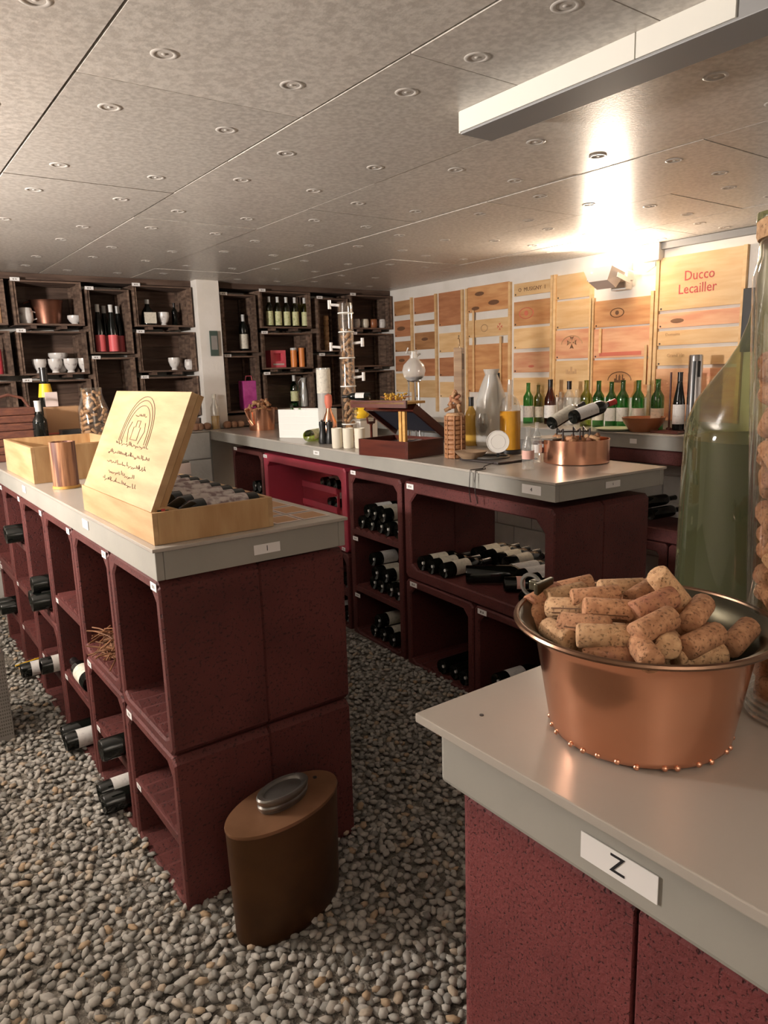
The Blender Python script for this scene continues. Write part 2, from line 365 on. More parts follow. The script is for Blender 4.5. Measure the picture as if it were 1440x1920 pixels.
def pebbles(P):
    n = len(P); V = shape(n)*sc(n)[:, None, :]
    a = rng.uniform(0, 2*PI, n); t = rng.normal(size=n)*.3
    c, s_ = np.cos(t)[:, None], np.sin(t)[:, None]; V = np.stack([V[..., 0]*c-V[..., 2]*s_, V[..., 1], V[..., 0]*s_+V[..., 2]*c], -1)
    c, s_ = np.cos(a)[:, None], np.sin(a)[:, None]; V = np.stack([V[..., 0]*c-V[..., 1]*s_, V[..., 0]*s_+V[..., 1]*c, V[..., 2]], -1)
    V[..., 0] += P[:, 1][:, None]; V[..., 1] += P[:, 2][:, None]; V[..., 2] += (rng.uniform(-.004, .010, n)+.002*np.sin(P[:, 1]*9)*np.sin(P[:, 2]*7))[:, None]
    return V
R = np.array(rest); V = pebbles(R); n = len(R); nv = v1.shape[0]
F = (f1[None]+(np.arange(n)*nv)[:, None, None]).reshape(-1, 3)
me = bpy.data.meshes.new('gravel'); me.vertices.add(n*nv); me.vertices.foreach_set('co', V.reshape(-1).astype(np.float32))
me.loops.add(F.size); me.loops.foreach_set('vertex_index', F.reshape(-1).astype(np.int32))
me.polygons.add(len(F)); me.polygons.foreach_set('loop_start', (np.arange(len(F))*3).astype(np.int32)); me.update(); me.validate()
me.polygons.foreach_set('use_smooth', np.ones(len(F), bool))
at_ = me.attributes.new('tone', 'FLOAT', 'POINT'); at_.data.foreach_set('value', np.repeat(rng.random(n), nv).astype(np.float32))
me.materials.append(pebble_mat(True)); g = link('gravel', me, floor); g['kind'] = 'stuff'
pm = pebble_mat(False); pmes = []
for k in range(10):
    vv = (shape(1)*sc(1)[:, None, :])[0]; me = bpy.data.meshes.new('pebble'); me.from_pydata(vv.tolist(), [], f1.tolist()); me.materials.append(pm); me.shade_smooth(); pmes.append(me)
for k, (d, x, y) in enumerate(sing):
    o = link('pebble', pmes[k % 10], floor); o.location = (x, y, random.uniform(-.002, .010)); o.rotation_euler = (random.gauss(0, .25), random.gauss(0, .25), random.uniform(0, 6.28)); s_ = random.uniform(.9, 1.12); o.scale = (s_, s_, s_)
print('pebbles', n)

# ------------------------------------------------------------ bottles and corks
BP = [(0, .012), (.014, .010), (.030, .002), (.0355, 0), (.0375, .004), (.0375, .185), (.035, .202), (.022, .224), (.0148, .238), (.0142, .292), (.0155, .293), (.0155, .299), (.012, .300), (0, .300)]
BURG = [(0, .012), (.030, .002), (.040, .004), (.040, .15), (.037, .175), (.026, .205), (.0165, .235), (.0145, .29), (.0160, .292), (.0160, .299), (0, .300)]
TALL = [(0, .01), (.030, .002), (.0355, .004), (.0355, .16), (.033, .19), (.022, .25), (.015, .30), (.014, .345), (.0155, .347), (.0155, .355), (0, .355)]
_bm = {}
def bmesh_for(prof, gm, key, seg=18):
    k = (key, gm.name)
    if k not in _bm: _bm[k] = MB().lathe(prof, seg).mesh('glass', gm, True, 50)
    return _bm[k]
def band(r, z0, z1, m, key, a0=-2.0, a1=2.0, seg=12):
    k = (key, m.name, r, z0, z1, a0)
    if k not in _bm:
        vs = []; fs = []
        for i in range(seg+1):
            a = a0+(a1-a0)*i/seg; vs += [(r*math.cos(a), r*math.sin(a), z0), (r*math.cos(a), r*math.sin(a), z1)]
        for i in range(seg): fs.append((2*i, 2*i+2, 2*i+3, 2*i+1))
        _bm[k] = MB().add(vs, fs).mesh(key, m, True, 80)
    return _bm[k]
def bottle(label, loc, rot=(0, 0, 0), gm='darkglass', lab='label', cap='foil', prof=BP, group=None, s=1.0, turn=0, sticker=False, lz=(.055, .15), name='wine_bottle', r=None):
    t = thing(name, label, 'bottle', loc, rot, group); t.scale = (s, s, s)
    link('glass', bmesh_for(prof, M[gm], 'b%d%s' % (len(prof), prof is TALL)), t)
    R = (r or max(p[0] for p in prof))+.0006; top = prof[-1][1]
    if lab:
        o = link('label', band(R, lz[0], lz[1], M[lab], 'label'), t); o.rotation_euler = (0, 0, turn)
    if cap:
        k = ('cap', cap, top)
        if k not in _bm: _bm[k] = MB().lathe([(.0160, top-.055), (.0160, top-.007), (.0170, top-.006), (.0170, top+.0008), (0, top+.0012)], 14).mesh('capsule', M[cap], True)
        link('capsule', _bm[k], t)
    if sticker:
        if 'st' not in _bm: _bm['st'] = MB().cyl(.0075, .0085, .0105, 10).mesh('sticker', M['paper'])  # white disc standing in for the glint of light in the punt
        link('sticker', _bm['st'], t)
    return t
# a bottle lying with its base towards direction 'ang' (angle of the NECK direction in the plan)
def lying(label, x, y, z, ang, **k):
    # local Z (base->neck) turned to horizontal direction ang
    q = Vector((math.cos(ang), math.sin(ang), 0)).to_track_quat('Z', 'Y'); e = q.to_euler()
    return bottle(label, (x, y, z), e, **k)
def cork_mesh(m, r=.0132, l=.056):
    return MB().lathe([(0, -l/2), (r-.0018, -l/2), (r, -l/2+.0018), (r, l/2-.0018), (r-.0018, l/2), (0, l/2)], 14).mesh('cork', m, True, 50)
CK = [cork_mesh(M['cork']), cork_mesh(M['corkp']), cork_mesh(M['corkr']), cork_mesh(M['cork'], .0132, .048)]
def cork(label, p, d, group, k=None, s=1, mark=None):
    o = link('cork', CK[k if k is not None else random.choice((0, 0, 1, 1, 2, 3))]); tag(o, label, 'cork', group)
    o.location = p; o.rotation_euler = Vector(d).to_track_quat('Z', 'Y').to_euler(); o.scale = (s, s, s)
    if mark:
        for a in (-.2, .2, .55):
            b = link('print_mark', band(.0136, -.018, .018, M['burn'], 'print_mark', a, a+.11, 1), o); b.rotation_euler = (0, 0, mark)
    return o
ORD = ['first', 'second', 'third', 'fourth', 'fifth', 'sixth', 'seventh', 'eighth', 'ninth', 'tenth', 'eleventh', 'twelfth', 'thirteenth', 'fourteenth', 'fifteenth', 'sixteenth']
exec_order = None
# ------------------------------------------------------------ red wine blocks and counters
ZT = 1.07
def shell_mesh(W, y0, y1, z0, z1, t, ch, x0=0.0, ribs=True, shelves=(), m=None, back=True):
    """a cast block open along X: outer rounded rectangle, inner chamfered hole"""
    out = []; inn = []; o = .018
    oc = [(y0+o, z0), (y1-o, z0), (y1, z0+o), (y1, z1-o), (y1-o, z1), (y0+o, z1), (y0, z1-o), (y0, z0+o)]
    ic = [(y0+t+ch, z0+t), (y1-t-ch, z0+t), (y1-t, z0+t+ch*.5), (y1-t, z1-t-ch), (y1-t-ch, z1-t), (y0+t+ch, z1-t), (y0+t, z1-t-ch), (y0+t, z0+t+ch*.5)]
    mb = MB(); vs = []
    e = .006
    def rg(pts, x, gy=0):
        cy, cz = (y0+y1)/2, (z0+z1)/2
        return [(x, p[0]+(gy if p[0] < cy else -gy), p[1]+(gy if p[1] < cz else -gy)) for p in pts]
    rings = [rg(oc, x0+W), rg(oc, x0+e), rg(oc, x0, e), rg(ic, x0, -e), rg(ic, x0+e), rg(ic, x0+W)]
    for r in rings: vs += r
    fs = []
    for k in range(len(rings)):
        k2 = (k+1) % len(rings)
        for i in range(8):
            j = (i+1) % 8; fs.append((k*8+i, k*8+j, k2*8+j, k2*8+i))
    mb.add(vs, fs)
    return mb
def wine_block(parent_frame, label, group, x0, W, y0, y1, z0, z1, shelves=(), mt='red', t=.032, ribs=True, back=True, ch=.035, tags=True, turn=0, flip=False):
    """parent_frame: (origin, rotation)"""
    org, rz = parent_frame
    c = Vector((x0, y0, z0)); Rm = Matrix.Rotation(rz, 3, 'Z')
    T = thing('wine_block', label, 'wine rack', Vector(org)+Rm @ c, rz, group)
    H = z1-z0; L = y1-y0; m = M[mt]
    shell_mesh(W, .0015, L-.0015, .0015, H-.0015, t, ch).build('shell', m, T)
    if back: MB().box((W-.03, t*.5, t*.5) if not flip else (.0, t*.5, t*.5), (W-.002, L-t*.5, H-t*.5) if not flip else (.03, L-t*.5, H-t*.5)).build('back_panel', m, T)
    fl = [t]+[s_-z0 for s_ in shelves]
    for s_ in shelves:
        h = s_-z0; MB().box((.004, t*.8, h-.030), (W-.03, L-t*.8, h), bev=.004).build('shelf', m, T)
    if ribs:
        for h in fl:
            rb = MB(); n = max(3, int(round((L-2*t)/.066)))
            for k in range(n):
                d_ = (L-2*t)/n; yc = t+k*d_
                a_ = [(yc+.002, h-.001), (yc+d_-.002, h-.001), (yc+d_*.80, h+.010), (yc+d_*.55, h+.014)]
                rb.add([(.012, p[0], p[1]) for p in a_]+[(W-.03, p[0], p[1]) for p in a_],
                       [(0, 1, 2, 3), (7, 6, 5, 4), (0, 4, 5, 1), (1, 5, 6, 2), (2, 6, 7, 3), (3, 7, 4, 0)])
            r_ = rb.build('floor_ribs', m, T)
    return T
def numbertag(parent, p, wv, hv, n, size=(.05, .016), marks=True, glyph=None, name='number_tag', gm=1.0):
    """small white tag: centre p, width direction wv, height direction hv, normal n (parent's frame)"""
    wv, hv, n = Vector(wv).normalized(), Vector(hv).normalized(), Vector(n).normalized()
    Mx = Matrix(((wv.x, hv.x, n.x, p[0]), (wv.y, hv.y, n.y, p[1]), (wv.z, hv.z, n.z, p[2]), (0, 0, 0, 1)))
    o = MB().box((-size[0]/2, -size[1]/2, 0), (size[0]/2, size[1]/2, .0012)).build(name, M['paper'], parent); o.matrix_local = Mx
    if glyph: text(glyph, size[1]*gm, M['ink'], o, (0, 0, .0013), (0, 0, 0), 'lettering')
    elif marks:
        b = MB().box((-size[0]*.22, -size[1]*.22, .0012), (-size[0]*.04, size[1]*.22, .0016)).box((size[0]*.05, -size[1]*.2, .0012), (size[0]*.2, size[1]*.2, .0016)).build('faded_print', M['cab'], o)
    return o

# ---- island nearest the left: long face looks left (-X)
I1 = ((0, 0, 0), 0)
cols = [(1.812, 2.27), (2.275, 2.735), (2.74, 3.21), (3.215, 3.69), (3.695, 4.18), (4.185, 4.66)]
spec = {0: [(.473, .978, ()), (-.03, .470, (.215,))], 1: [(.493, .978, ()), (-.03, .490, (.23,))], 2: [(-.03, .978, (.275, .615))],
        3: [(.473, .978, ()), (-.03, .470, (.22,))], 4: [(-.03, .978, (.23, .47, .725))], 5: [(.473, .978, ()), (-.03, .470, (.22,))]}
for i, (a, b) in enumerate(cols):
    for k, (z0, z1, sh) in enumerate(spec[i]):
        pos = ('tall' if len(spec[i]) == 1 else ('upper' if k == 0 else 'lower'))
        T = wine_block(I1, f'{pos} red block on the left face of the front island, {ORD[i]} column from near end', 'wine blocks of the front island', .583, .288, a, b, z0, z1, sh)
        if k == 0: numbertag(T, (-.0012, .035, z1-z0-.020), (0, -1, 0), (0, 0, 1), (-1, 0, 0), (.045, .022))
        for s_ in sh: numbertag(T, (.003, b-a-.07, s_-z0-.014), (0, -1, 0), (0, 0, 1), (-1, 0, 0), (.04, .018))
        if k == 1: numbertag(T, (-.0012, b-a-.06, z1-z0-.018), (0, -1, 0), (0, 0, 1), (-1, 0, 0), (.05, .022))
        wine_block(I1, f'{pos} red block on the aisle face of the front island, {ORD[i]} column from near end', 'wine blocks of the front island', .874, .284, a+.002, b, z0, z1 if i else (z1 if k else .972), sh, flip=True)
def counter(name, label, org, rz, W, L, top, fz, over=.008, tt=.010, stickers=()):
    T = thing(name, label, 'counter', (org[0], org[1], 0), rz)
    MB().box((-over, -over, top-tt), (W+over, L, top), bev=.002).build('top_sheet', M['greytop'], T)
    MB().box((0, 0, fz), (.022, L, top-tt-.0005), bev=.003).build('fascia', M['grey'], T, label='long grey front fascia')
    MB().box((W-.022, 0, fz), (W, L, top-tt-.0005), bev=.003).build('fascia', M['grey'], T)
    MB().box((.0225, 0, fz), (W-.0225, .022, top-tt-.0005), bev=.003).build('fascia', M['grey'], T, label='short grey end fascia')
    MB().box((.0225, .0225, top-tt-.02), (W-.0225, L, top-tt-.001)).build('core_board', M['edge'], T)
    return T
C1 = counter('counter_top', 'grey counter top of the front island carrying the open wooden wine box', (.578, 1.802), 0, .582, 3.05, ZT, .982)
numbertag(C1, (.318, -.0012, 1.018), (1, 0, 0), (0, 0, 1), (0, -1, 0), (.082, .028), glyph='1', gm=.8)
for y_ in (.68, 1.72): numbertag(C1, (-.0012, y_, 1.03), (0, -1, 0), (0, 0, 1), (-1, 0, 0), (.07, .030), marks=False)

# ---- rear island, slightly turned
RZ2 = -math.atan2(.065, .998)
I2 = ((2.118, 1.800, 0), RZ2)
R2 = Matrix.Rotation(RZ2, 3, 'Z')
def w2(x, s, z): return Vector(I2[0])+R2 @ Vector((x, s, z))
G2 = 'wine blocks of the rear island'
T = wine_block(I2, 'wide dark red concrete block open right through, under the label corner of the rear island', G2, 0, .275, 0, 1.035, .457, .960, (), t=.055, back=False, ch=.05, ribs=False)
numbertag(T, (-.0012, .975, .478), (0, -1, 0), (0, 0, 1), (-1, 0, 0), (.06, .026))
T = wine_block(I2, 'wide dark red concrete block at the back of the through opening of the rear island', G2, .278, .275, 0, 1.035, .457, .960, (), t=.055, back=False, ch=.05, ribs=False)
T = wine_block(I2, 'low dark red concrete wine block at the near corner of the rear island', G2, 0, .55, 0, .490, -.03, .453, (), t=.035)
numbertag(T, (-.0012, .43, .462), (0, -1, 0), (0, 0, 1), (-1, 0, 0), (.06, .024))
T = wine_block(I2, 'low dark red concrete wine block, second from the near corner of the rear island', G2, 0, .55, .495, 1.035, -.03, .453, (), t=.04)
numbertag(T, (-.0012, .47, .462), (0, -1, 0), (0, 0, 1), (-1, 0, 0), (.06, .024))
T = wine_block(I2, 'tall dark red concrete wine block with three levels of bottles in the rear island', G2, 0, .55, 1.06, 1.60, -.03, .960, (.285, .622), t=.04)
for z_ in (.978, .600, .263): numbertag(T, (-.0012, .475, z_), (0, -1, 0), (0, 0, 1), (-1, 0, 0), (.055, .022))
T = wine_block(I2, 'bright crimson framed opening in the rear island with trays inside', G2, 0, .555, 1.63, 2.80, .46, .962, (), mt='pink', t=.055, back=False, ribs=False)
numbertag(T, (-.0012, 1.13, .480), (0, -1, 0), (0, 0, 1), (-1, 0, 0), (.06, .022)); numbertag(T, (-.0012, .05, .02), (0, -1, 0), (0, 0, 1), (-1, 0, 0), (.04, .02))
wine_block(I2, 'low dark red concrete wine block below the crimson frame of the rear island, aisle end', G2, 0, .55, 1.63, 2.21, -.03, .455, (.22,))
wine_block(I2, 'low dark red concrete wine block below the crimson frame of the rear island, wall end', G2, 0, .55, 2.215, 2.80, -.03, .455, ())
T = wine_block(I2, 'dark red concrete wine block beside the white block wall in the rear island', G2, 0, .55, 2.825, 3.40, -.03, .962, (.58,))
numbertag(T, (-.0012, .50, .982), (0, -1, 0), (0, 0, 1), (-1, 0, 0), (.06, .022))
# tray insert in the crimson frame
tr_ = thing('bottle_tray', 'crimson plastic stacking tray with rounded lips inside the crimson frame', 'tray', w2(.22, 2.13, .517), RZ2)
for z_ in (.088, .215):
    MB().box((0, 0, z_), (.24, .50, z_+.014), bev=.004).build('tray_shelf', M['pink'], tr_)
    MB().box((-.012, 0, z_-.012), (.004, .50, z_+.032), bev=.006).build('tray_lip', M['pink'], tr_)
for y_ in (0, .487): MB().box((.228, y_, 0), (.24, y_+.013, .33)).build('rear_post', M['pink'], tr_); MB().box((.0, y_, 0), (.014, y_+.013, .235)).build('front_post', M['pink'], tr_)
C2 = counter('counter_top', 'long grey counter top of the rear island crowded with bottles and curios', w2(-.022, -.02, 0)[:2], RZ2, .640, 3.86, ZT, .992)
numbertag(C2, (-.0012, .125, 1.028), (0, -1, 0), (0, 0, 1), (-1, 0, 0), (.105, .036), glyph='4', gm=.62)
numbertag(C2, (.320, -.0012, 1.030), (1, 0, 0), (0, 0, 1), (0, -1, 0), (.085, .026), glyph='5', gm=.5)
numbertag(C2, (-.0012, 1.95, 1.03), (0, -1, 0), (0, 0, 1), (-1, 0, 0), (.075, .024))

# ---- counter in the foreground
C3 = thing('counter_top', 'nearest grey counter carrying the large copper pot of corks', 'counter', (.528, .672, 0), 0)
MB().box((0, -1.6, ZT-.012), (1.25, 0, ZT), bev=.0015).build('top_sheet', M['greytop'], C3)
MB().box((.028, -1.6, .972), (.05, -.016, ZT-.0125), bev=.006).build('fascia', M['grey'], C3, label='long grey front fascia')
MB().box((.0505, -.040, .972), (1.24, -.018, ZT-.0125), bev=.004).build('fascia', M['grey'], C3, label='short grey end fascia')
MB().box((.0505, -1.6, ZT-.03), (1.24, -.041, ZT-.0126)).build('core_board', M['edge'], C3)
numbertag(C3, (.0268, -.288, 1.0085), (0, -1, 0), (0, 0, 1), (-1, 0, 0), (.090, .030), marks=False, glyph='Z', gm=.95)
scr = MB().cyl(.0028, ZT-.0006, ZT+.0008, 10).build('screw_head', M['cable'], C3); p_ = at(903, 1341, ZT); scr.location = (p_.x-.528, p_.y-.672, 0)
def zblock(y1, y0, lab):
    T = thing('wine_block', lab, 'wine rack', (.578, y0, -.03), 0, 'concrete blocks under the foreground counter')
    L = y1-y0-.0016; R_ = .026 if y1 > .6 else .003
    o2 = [(0, .0016), (0, L-R_)]+[(R_-R_*math.cos(a), L-R_+R_*math.sin(a)) for a in (.26, .52, .79, 1.05, 1.31)]+[(R_, L), (1.1, L), (1.1, .0016)]
    n_ = len(o2); f_ = .008
    vs = [(x, y, 0) for x, y in o2]+[(x, y, .985-f_) for x, y in o2]+[(x+(f_ if x < .5 else 0), y-(f_ if y > L/2 and R_ > .01 else 0), .985) for x, y in o2]
    fs = [tuple(range(n_))[::-1], tuple(range(2*n_, 3*n_))]+[(k*n_+i, k*n_+(i+1) % n_, (k+1)*n_+(i+1) % n_, (k+1)*n_+i) for k in (0, 1) for i in range(n_)]
    MB().add(vs, fs).build('shell', M['redz'], T)
zblock(.652, .378, 'rose red pitted concrete block at the foreground counter corner, left of the crack')
zblock(.376, -.12, 'rose red pitted concrete block under the foreground counter, right of the crack')
zblock(-.122, -.62, 'rose red pitted concrete block under the foreground counter, out beside the viewer')

# ---- counter along the right wall with red frames and white block wall under it
C4 = thing('counter_top', 'grey counter top along the panelled wall with a row of green bottles', 'counter', (3.955, 5.60, 0), 0)
MB().box((-.008, -4.6, ZT-.010), (.386, 0, ZT), bev=.002).build('top_sheet', M['greytop'], C4)
MB().box((0, -4.6, .975), (.02, -.02, ZT-.0105), bev=.002).build('fascia', M['grey'], C4)
for y_, s_ in ((-2.42, .07), (-2.86, .05)): numbertag(C4, (-.0012, y_, 1.02), (0, -1, 0), (0, 0, 1), (-1, 0, 0), (s_, .03), marks=False)
for k, (a, b, z0, z1, nm) in enumerate(((1.80, 3.05, .40, .972, 'wide upper'), (1.80, 2.47, -.03, .397, 'right lower'), (2.475, 3.05, -.03, .397, 'left lower'), (3.055, 3.6, .40, .972, 'far upper'))):
    if 1:
        T = wine_block(((0, 0, 0), 0), f'{nm} dark red open frame under the right wall counter', 'red frames under the right wall counter', 3.962, .06, a, b, z0, z1, (), t=.085 if 'upper' in nm else .06, back=False, ch=.02, ribs=False)
        if k == 0: MB().box((.061, 0, .02), (.40, b-a, .08)).build('shelf', M['red'], T)
        numbertag(T, (-.0012, b-a-.09, z1-z0-.03), (0, -1, 0), (0, 0, 1), (-1, 0, 0), (.055, .024))
for (py, pz, s_) in ((2.42, .73, .09), (2.62, .25, .05)):
    numbertag(wallr, (XR-.0012, py, pz), (0, -1, 0), (0, 0, 1), (-1, 0, 0), (s_, s_*1.1), marks=False, name='paper_notice')
# painted blocks on the right wall below the counter
def blockwall(parent, org, du, L, H, n, bl=.39, bh=.19, th=.018, z0=0.0, skipz=99):
    du = Vector(du); n = Vector(n); r_ = 0; z = z0
    me0 = MB().box((0, 0, 0), (bl-.008, th, bh-.008), bev=.004).mesh('painted_block', M['block'])
    meh = MB().box((0, 0, 0), (bl/2-.008, th, bh-.008), bev=.004).mesh('painted_block', M['block'])
    while z < H-.02:
        x = 0.0; first = r_ % 2
        while x < L-.02:
            half = first or x+bl > L+.02; first = 0
            o = link('painted_block', meh if half else me0, parent)
            p = Vector(org)+du*(x+.004)+Vector((0, 0, z+.004))-n*0
            o.matrix_local = Matrix(((du.x, -n.x*-1, 0, p.x), (du.y, -n.y*-1, 0, p.y), (0, 0, 1, p.z), (0, 0, 0, 1)))
            x += bl/2 if half else bl
        z += bh; r_ += 1
blockwall(wallr, (XR, 1.8, 0), (0, 1, 0), 3.8, .94, (-1, 0, 0))

# ---- back counter: white block base, top, ledge for the crates
bw = struct('trim_3', MB().box((-.4, 5.60, -.02), (2.345, 5.95, ZT-.012)), M['mortar'])
blockwall(bw, (-.4, 5.60, -.02), (1, 0, 0), 2.74, 1.0, (0, -1, 0), bh=.2152, z0=0)
C5 = thing('counter_top', 'narrow grey ledge along the back wall under the stacked crates', 'counter', (1.9, 5.58, 0), 0)
MB().box((-2.3, 0, ZT-.011), (.45, .5, ZT), bev=.002).build('top_sheet', M['greytop'], C5)
MB().box((.9, -.0+.02, ZT-.011), (2.46, .5, ZT-.0005), bev=.002).build('top_sheet', M['greytop'], C5)
led = thing('plank_ledge', 'dark plank ledge carrying the lowest crates of the back wall', 'ledge', (2.2, 5.78, ZT), 0)
MB().box((-1.75, 0, .001), (.13, .29, .095)).build('plank', M['crateh'], led); MB().box((.33, 0, .001), (2.15, .29, .095)).build('plank', M['crateh'], led)
# white pillar
pil = struct('trim_4', MB().box((2.352, 5.69, ZT+.001), (2.545, 6.1, HC), bev=.004), M['wall'])
sg = tag(MB().box((-.035, -.012, -.10), (.035, 0, .10), bev=.004).build('wall_plaque', M['green']), 'dark green enamel plaque on the white pillar between the crates', 'sign'); sg.location = aty(401, 644, 5.677)
sg2 = MB().box((-.026, -.014, -.05), (.026, -.012, .06)).build('relief_figure', M['cab'], sg)

# ------------------------------------------------------------ dark wooden crates on the back wall
def crate_proto(W, H, D, vertical):
    T = bpy.data.objects.new('wooden_crate', None); COL.objects.link(T)
    t = .013; k = .004
    nb = 3
    # end panels (left/right for a lying crate; boards run up and down beside each other)
    for sx in (0, W-t):
        for j in range(nb):
            y0 = j*D/nb; MB().box((sx, y0+.003, 0), (sx+t, y0+D/nb-.003, H)).build('end_board', M['crate'], T)
        for y0 in (0.012, D-.030): MB().box((sx+(t if sx == 0 else -.018), y0, t+.001), (sx+(t+.018 if sx == 0 else 0), y0+.018, H-t-.001)).build('corner_post', M['crate'], T)
    for z0 in (0, H-t):
        for j in range(nb):
            y0 = j*D/nb; MB().box((t+.0005, y0+.004, z0), (W-t-.0005, y0+D/nb-.004, z0+t)).build('slat', M['crateh'], T)
    n = 3 if not vertical else 4
    for j in range(n):
        z0 = .006+j*(H-.012)/n; MB().box((.014, D, z0+.004), (W-.014, D+.010, z0+(H-.012)/n+.0025)).build('back_slat', M['crateh'], T)
    for xx in ((W*.22, W*.30), (W*.66, W*.74)):
        if not vertical: MB().box((xx[0], .02, -.022), (xx[1], D-.02, -.0005)).build('runner', M['crateh'], T)
    return T
YC = 5.75
rows = [(1.895, 2.205), (1.545, 1.858), (1.188, 1.508)]
hx = [(.505, .975), (1.020, 1.490), (1.865, 2.335), (2.935, 3.440), (3.868, 4.350)]
vx = [(1.515, 1.835), (2.580, 2.905), (3.505, 3.840)]
rn = ['top', 'middle', 'bottom']
hn = ['at the left edge of the photo', 'left of the crate of pink bottles', 'left of the white pillar', 'two places right of the white pillar', 'touching the panelled wall']
vn = ['between two crates, left part of the wall', 'right of the white pillar', 'behind the tall glass column']
pr = {}
def put(kind, x0, x1, z0, z1, lab, jy):
    W, H = x1-x0, z1-z0; k = (kind, round(W, 2), round(H, 2))
    if k not in pr: pr[k] = crate_proto(W, H, .30, kind == 'v'); T = pr[k]
    else: T = copy_tree(pr[k])
    T.location = (x0, YC+jy, z0); tag(T, lab, 'crate', 'dark crates stacked on the back wall'); return T
for i, (a, b) in enumerate(hx):
    for j, (z0, z1) in enumerate(rows):
        dx = random.uniform(-.008, .008) if 0 < i < 4 else 0
        T = put('h', a+dx*.3, b+dx*.3, z0, z1, f'dark slatted crate lying on its side, {rn[j]} row, {hn[i]}', 0)
for i, (a, b) in enumerate(vx):
    for j, (z0, z1) in enumerate(((1.690, 2.165), (1.188, 1.668))):
        put('v', a, b, z0, z1, f'dark slatted crate standing upright, {("upper", "lower")[j]}, {vn[i]}', .002)
for T in [o for o in COL.objects if o.name.startswith('wooden_crate')]:
    x, y, z = T.location; H = max(c.dimensions.z for c in T.children if c.name.startswith('end_board'))
    numbertag(T, (.030, -.001, H+.002), (1, 0, 0), (0, 0, 1), (0, -1, 0), (.062, .024))
# dark fill board above the crates
struct('trim_5', MB().box((.3, 5.80, 2.215), (4.36, 6.09, HC-.001)), M['crateh'])

# ------------------------------------------------------------ crate ends nailed to the right wall (parts of the wall)
def panel(y0, y1, z0, z1, m, parent=wallr, th=.016, out=0.0, frame=True):
    """panel on the right wall between two Y and two z values"""
    o = MB().box((XR-th-out, y0, z0), (XR-.001-out, y1, z1), bev=.0015).build('crate_panel', m, parent)
    return o
def pz(py, y): # height on the right wall plane at distance y for image row py
    return zat(XR, y, py)
columns = {
 0: (5.46, 5.735, [(564, 591, 2), (601, 631, 1), (640, 659, 2), (667, 696, 1), (700, 735, 3)]),
 1: (5.11, 5.43, [(556, 587, 1), (601, 609, 2), (623, 655, 2), (673, 705, 1), (713, 745, 3)]),
 2: (4.76, 5.08, [(547, 610, 1), (624, 660, 3), (670, 705, 1), (716, 745, 3)]),
 3: (4.20, 4.70, [(534, 583, 0), (598, 631, 3), (645, 735, 0)]),
 4: (3.765, 4.165, [(528, 552, 3), (563, 609, 0), (614, 653, 3), (660, 698, 4), (708, 760, 3)]),
 5: (3.405, 3.735, [(513, 559, 3), (563, 615, 3), (618, 672, 4), (676, 745, 3)]),
 6: (2.91, 3.385, [(560, 611, 0), (614, 670, 4), (674, 745, 0)]),
 7: (2.305, 2.875, [(473, 577, 3), (583, 611, 4), (617, 645, 3), (652, 684, 3), (690, 790, 4)]),
}
panels = {}
for c, (y0, y1, rws) in columns.items():
    for k, (a, b, mi) in enumerate(rws):
        yc = (y0+y1)/2; off = 0
        za, zb = pz(a if c not in (7, 3) else a, yc), pz(b, yc)
        panels[(c, k)] = (panel(y0+.012, y1-.012, zb, za, PW[mi]), y0+.012, y1-.012, zb, za)
        # frame strips: rails below and between
    zt = 2.165 if c != 6 else 1.965
    MB().box((XR-.024, y0-.013, 1.12), (XR-.001, y0+.010, zt)).build('batten', PW[3], wallr)
    if c in (5, 6, 7, 3): MB().box((XR-.024, y1-.010, 1.12), (XR-.001, y1+.013, zt)).build('batten', PW[3], wallr)
for (y0, y1, z0, z1) in ((2.93, 2.95, 1.36, 1.62), (3.30, 3.32, 1.58, 1.75), (4.60, 4.62, 1.3, 1.98), (4.28, 4.30, 1.1, 1.75)):
    MB().box((XR-.03, y0, z0), (XR-.0245, y1, z1)).build('batten', PW[3], wallr)
def brand(key, s, size, m, fy=.5, fz=.5, sx=1, rot=0):
    o, y0, y1, z0, z1 = panels[key]
    text(s, size, m, o, (XR-.0172, y1-(y1-y0)*fy, z0+(z1-z0)*fz), (PI/2, 0, -PI/2), sx=sx)
brand((7, 0), 'Ducco', .085, M['redink'], .50, .60, .9); brand((7, 0), 'Lecailler', .085, M['redink'], .48, .36, .9)
brand((4, 0), 'O  MUSIGNY  1', .042, M['burn'], .5, .45)
brand((7, 2), 'Domaine', .028, M['burnl'], .2, .75); brand((7, 3), 'Grand Vin', .03, M['burnl'], .25, .6)
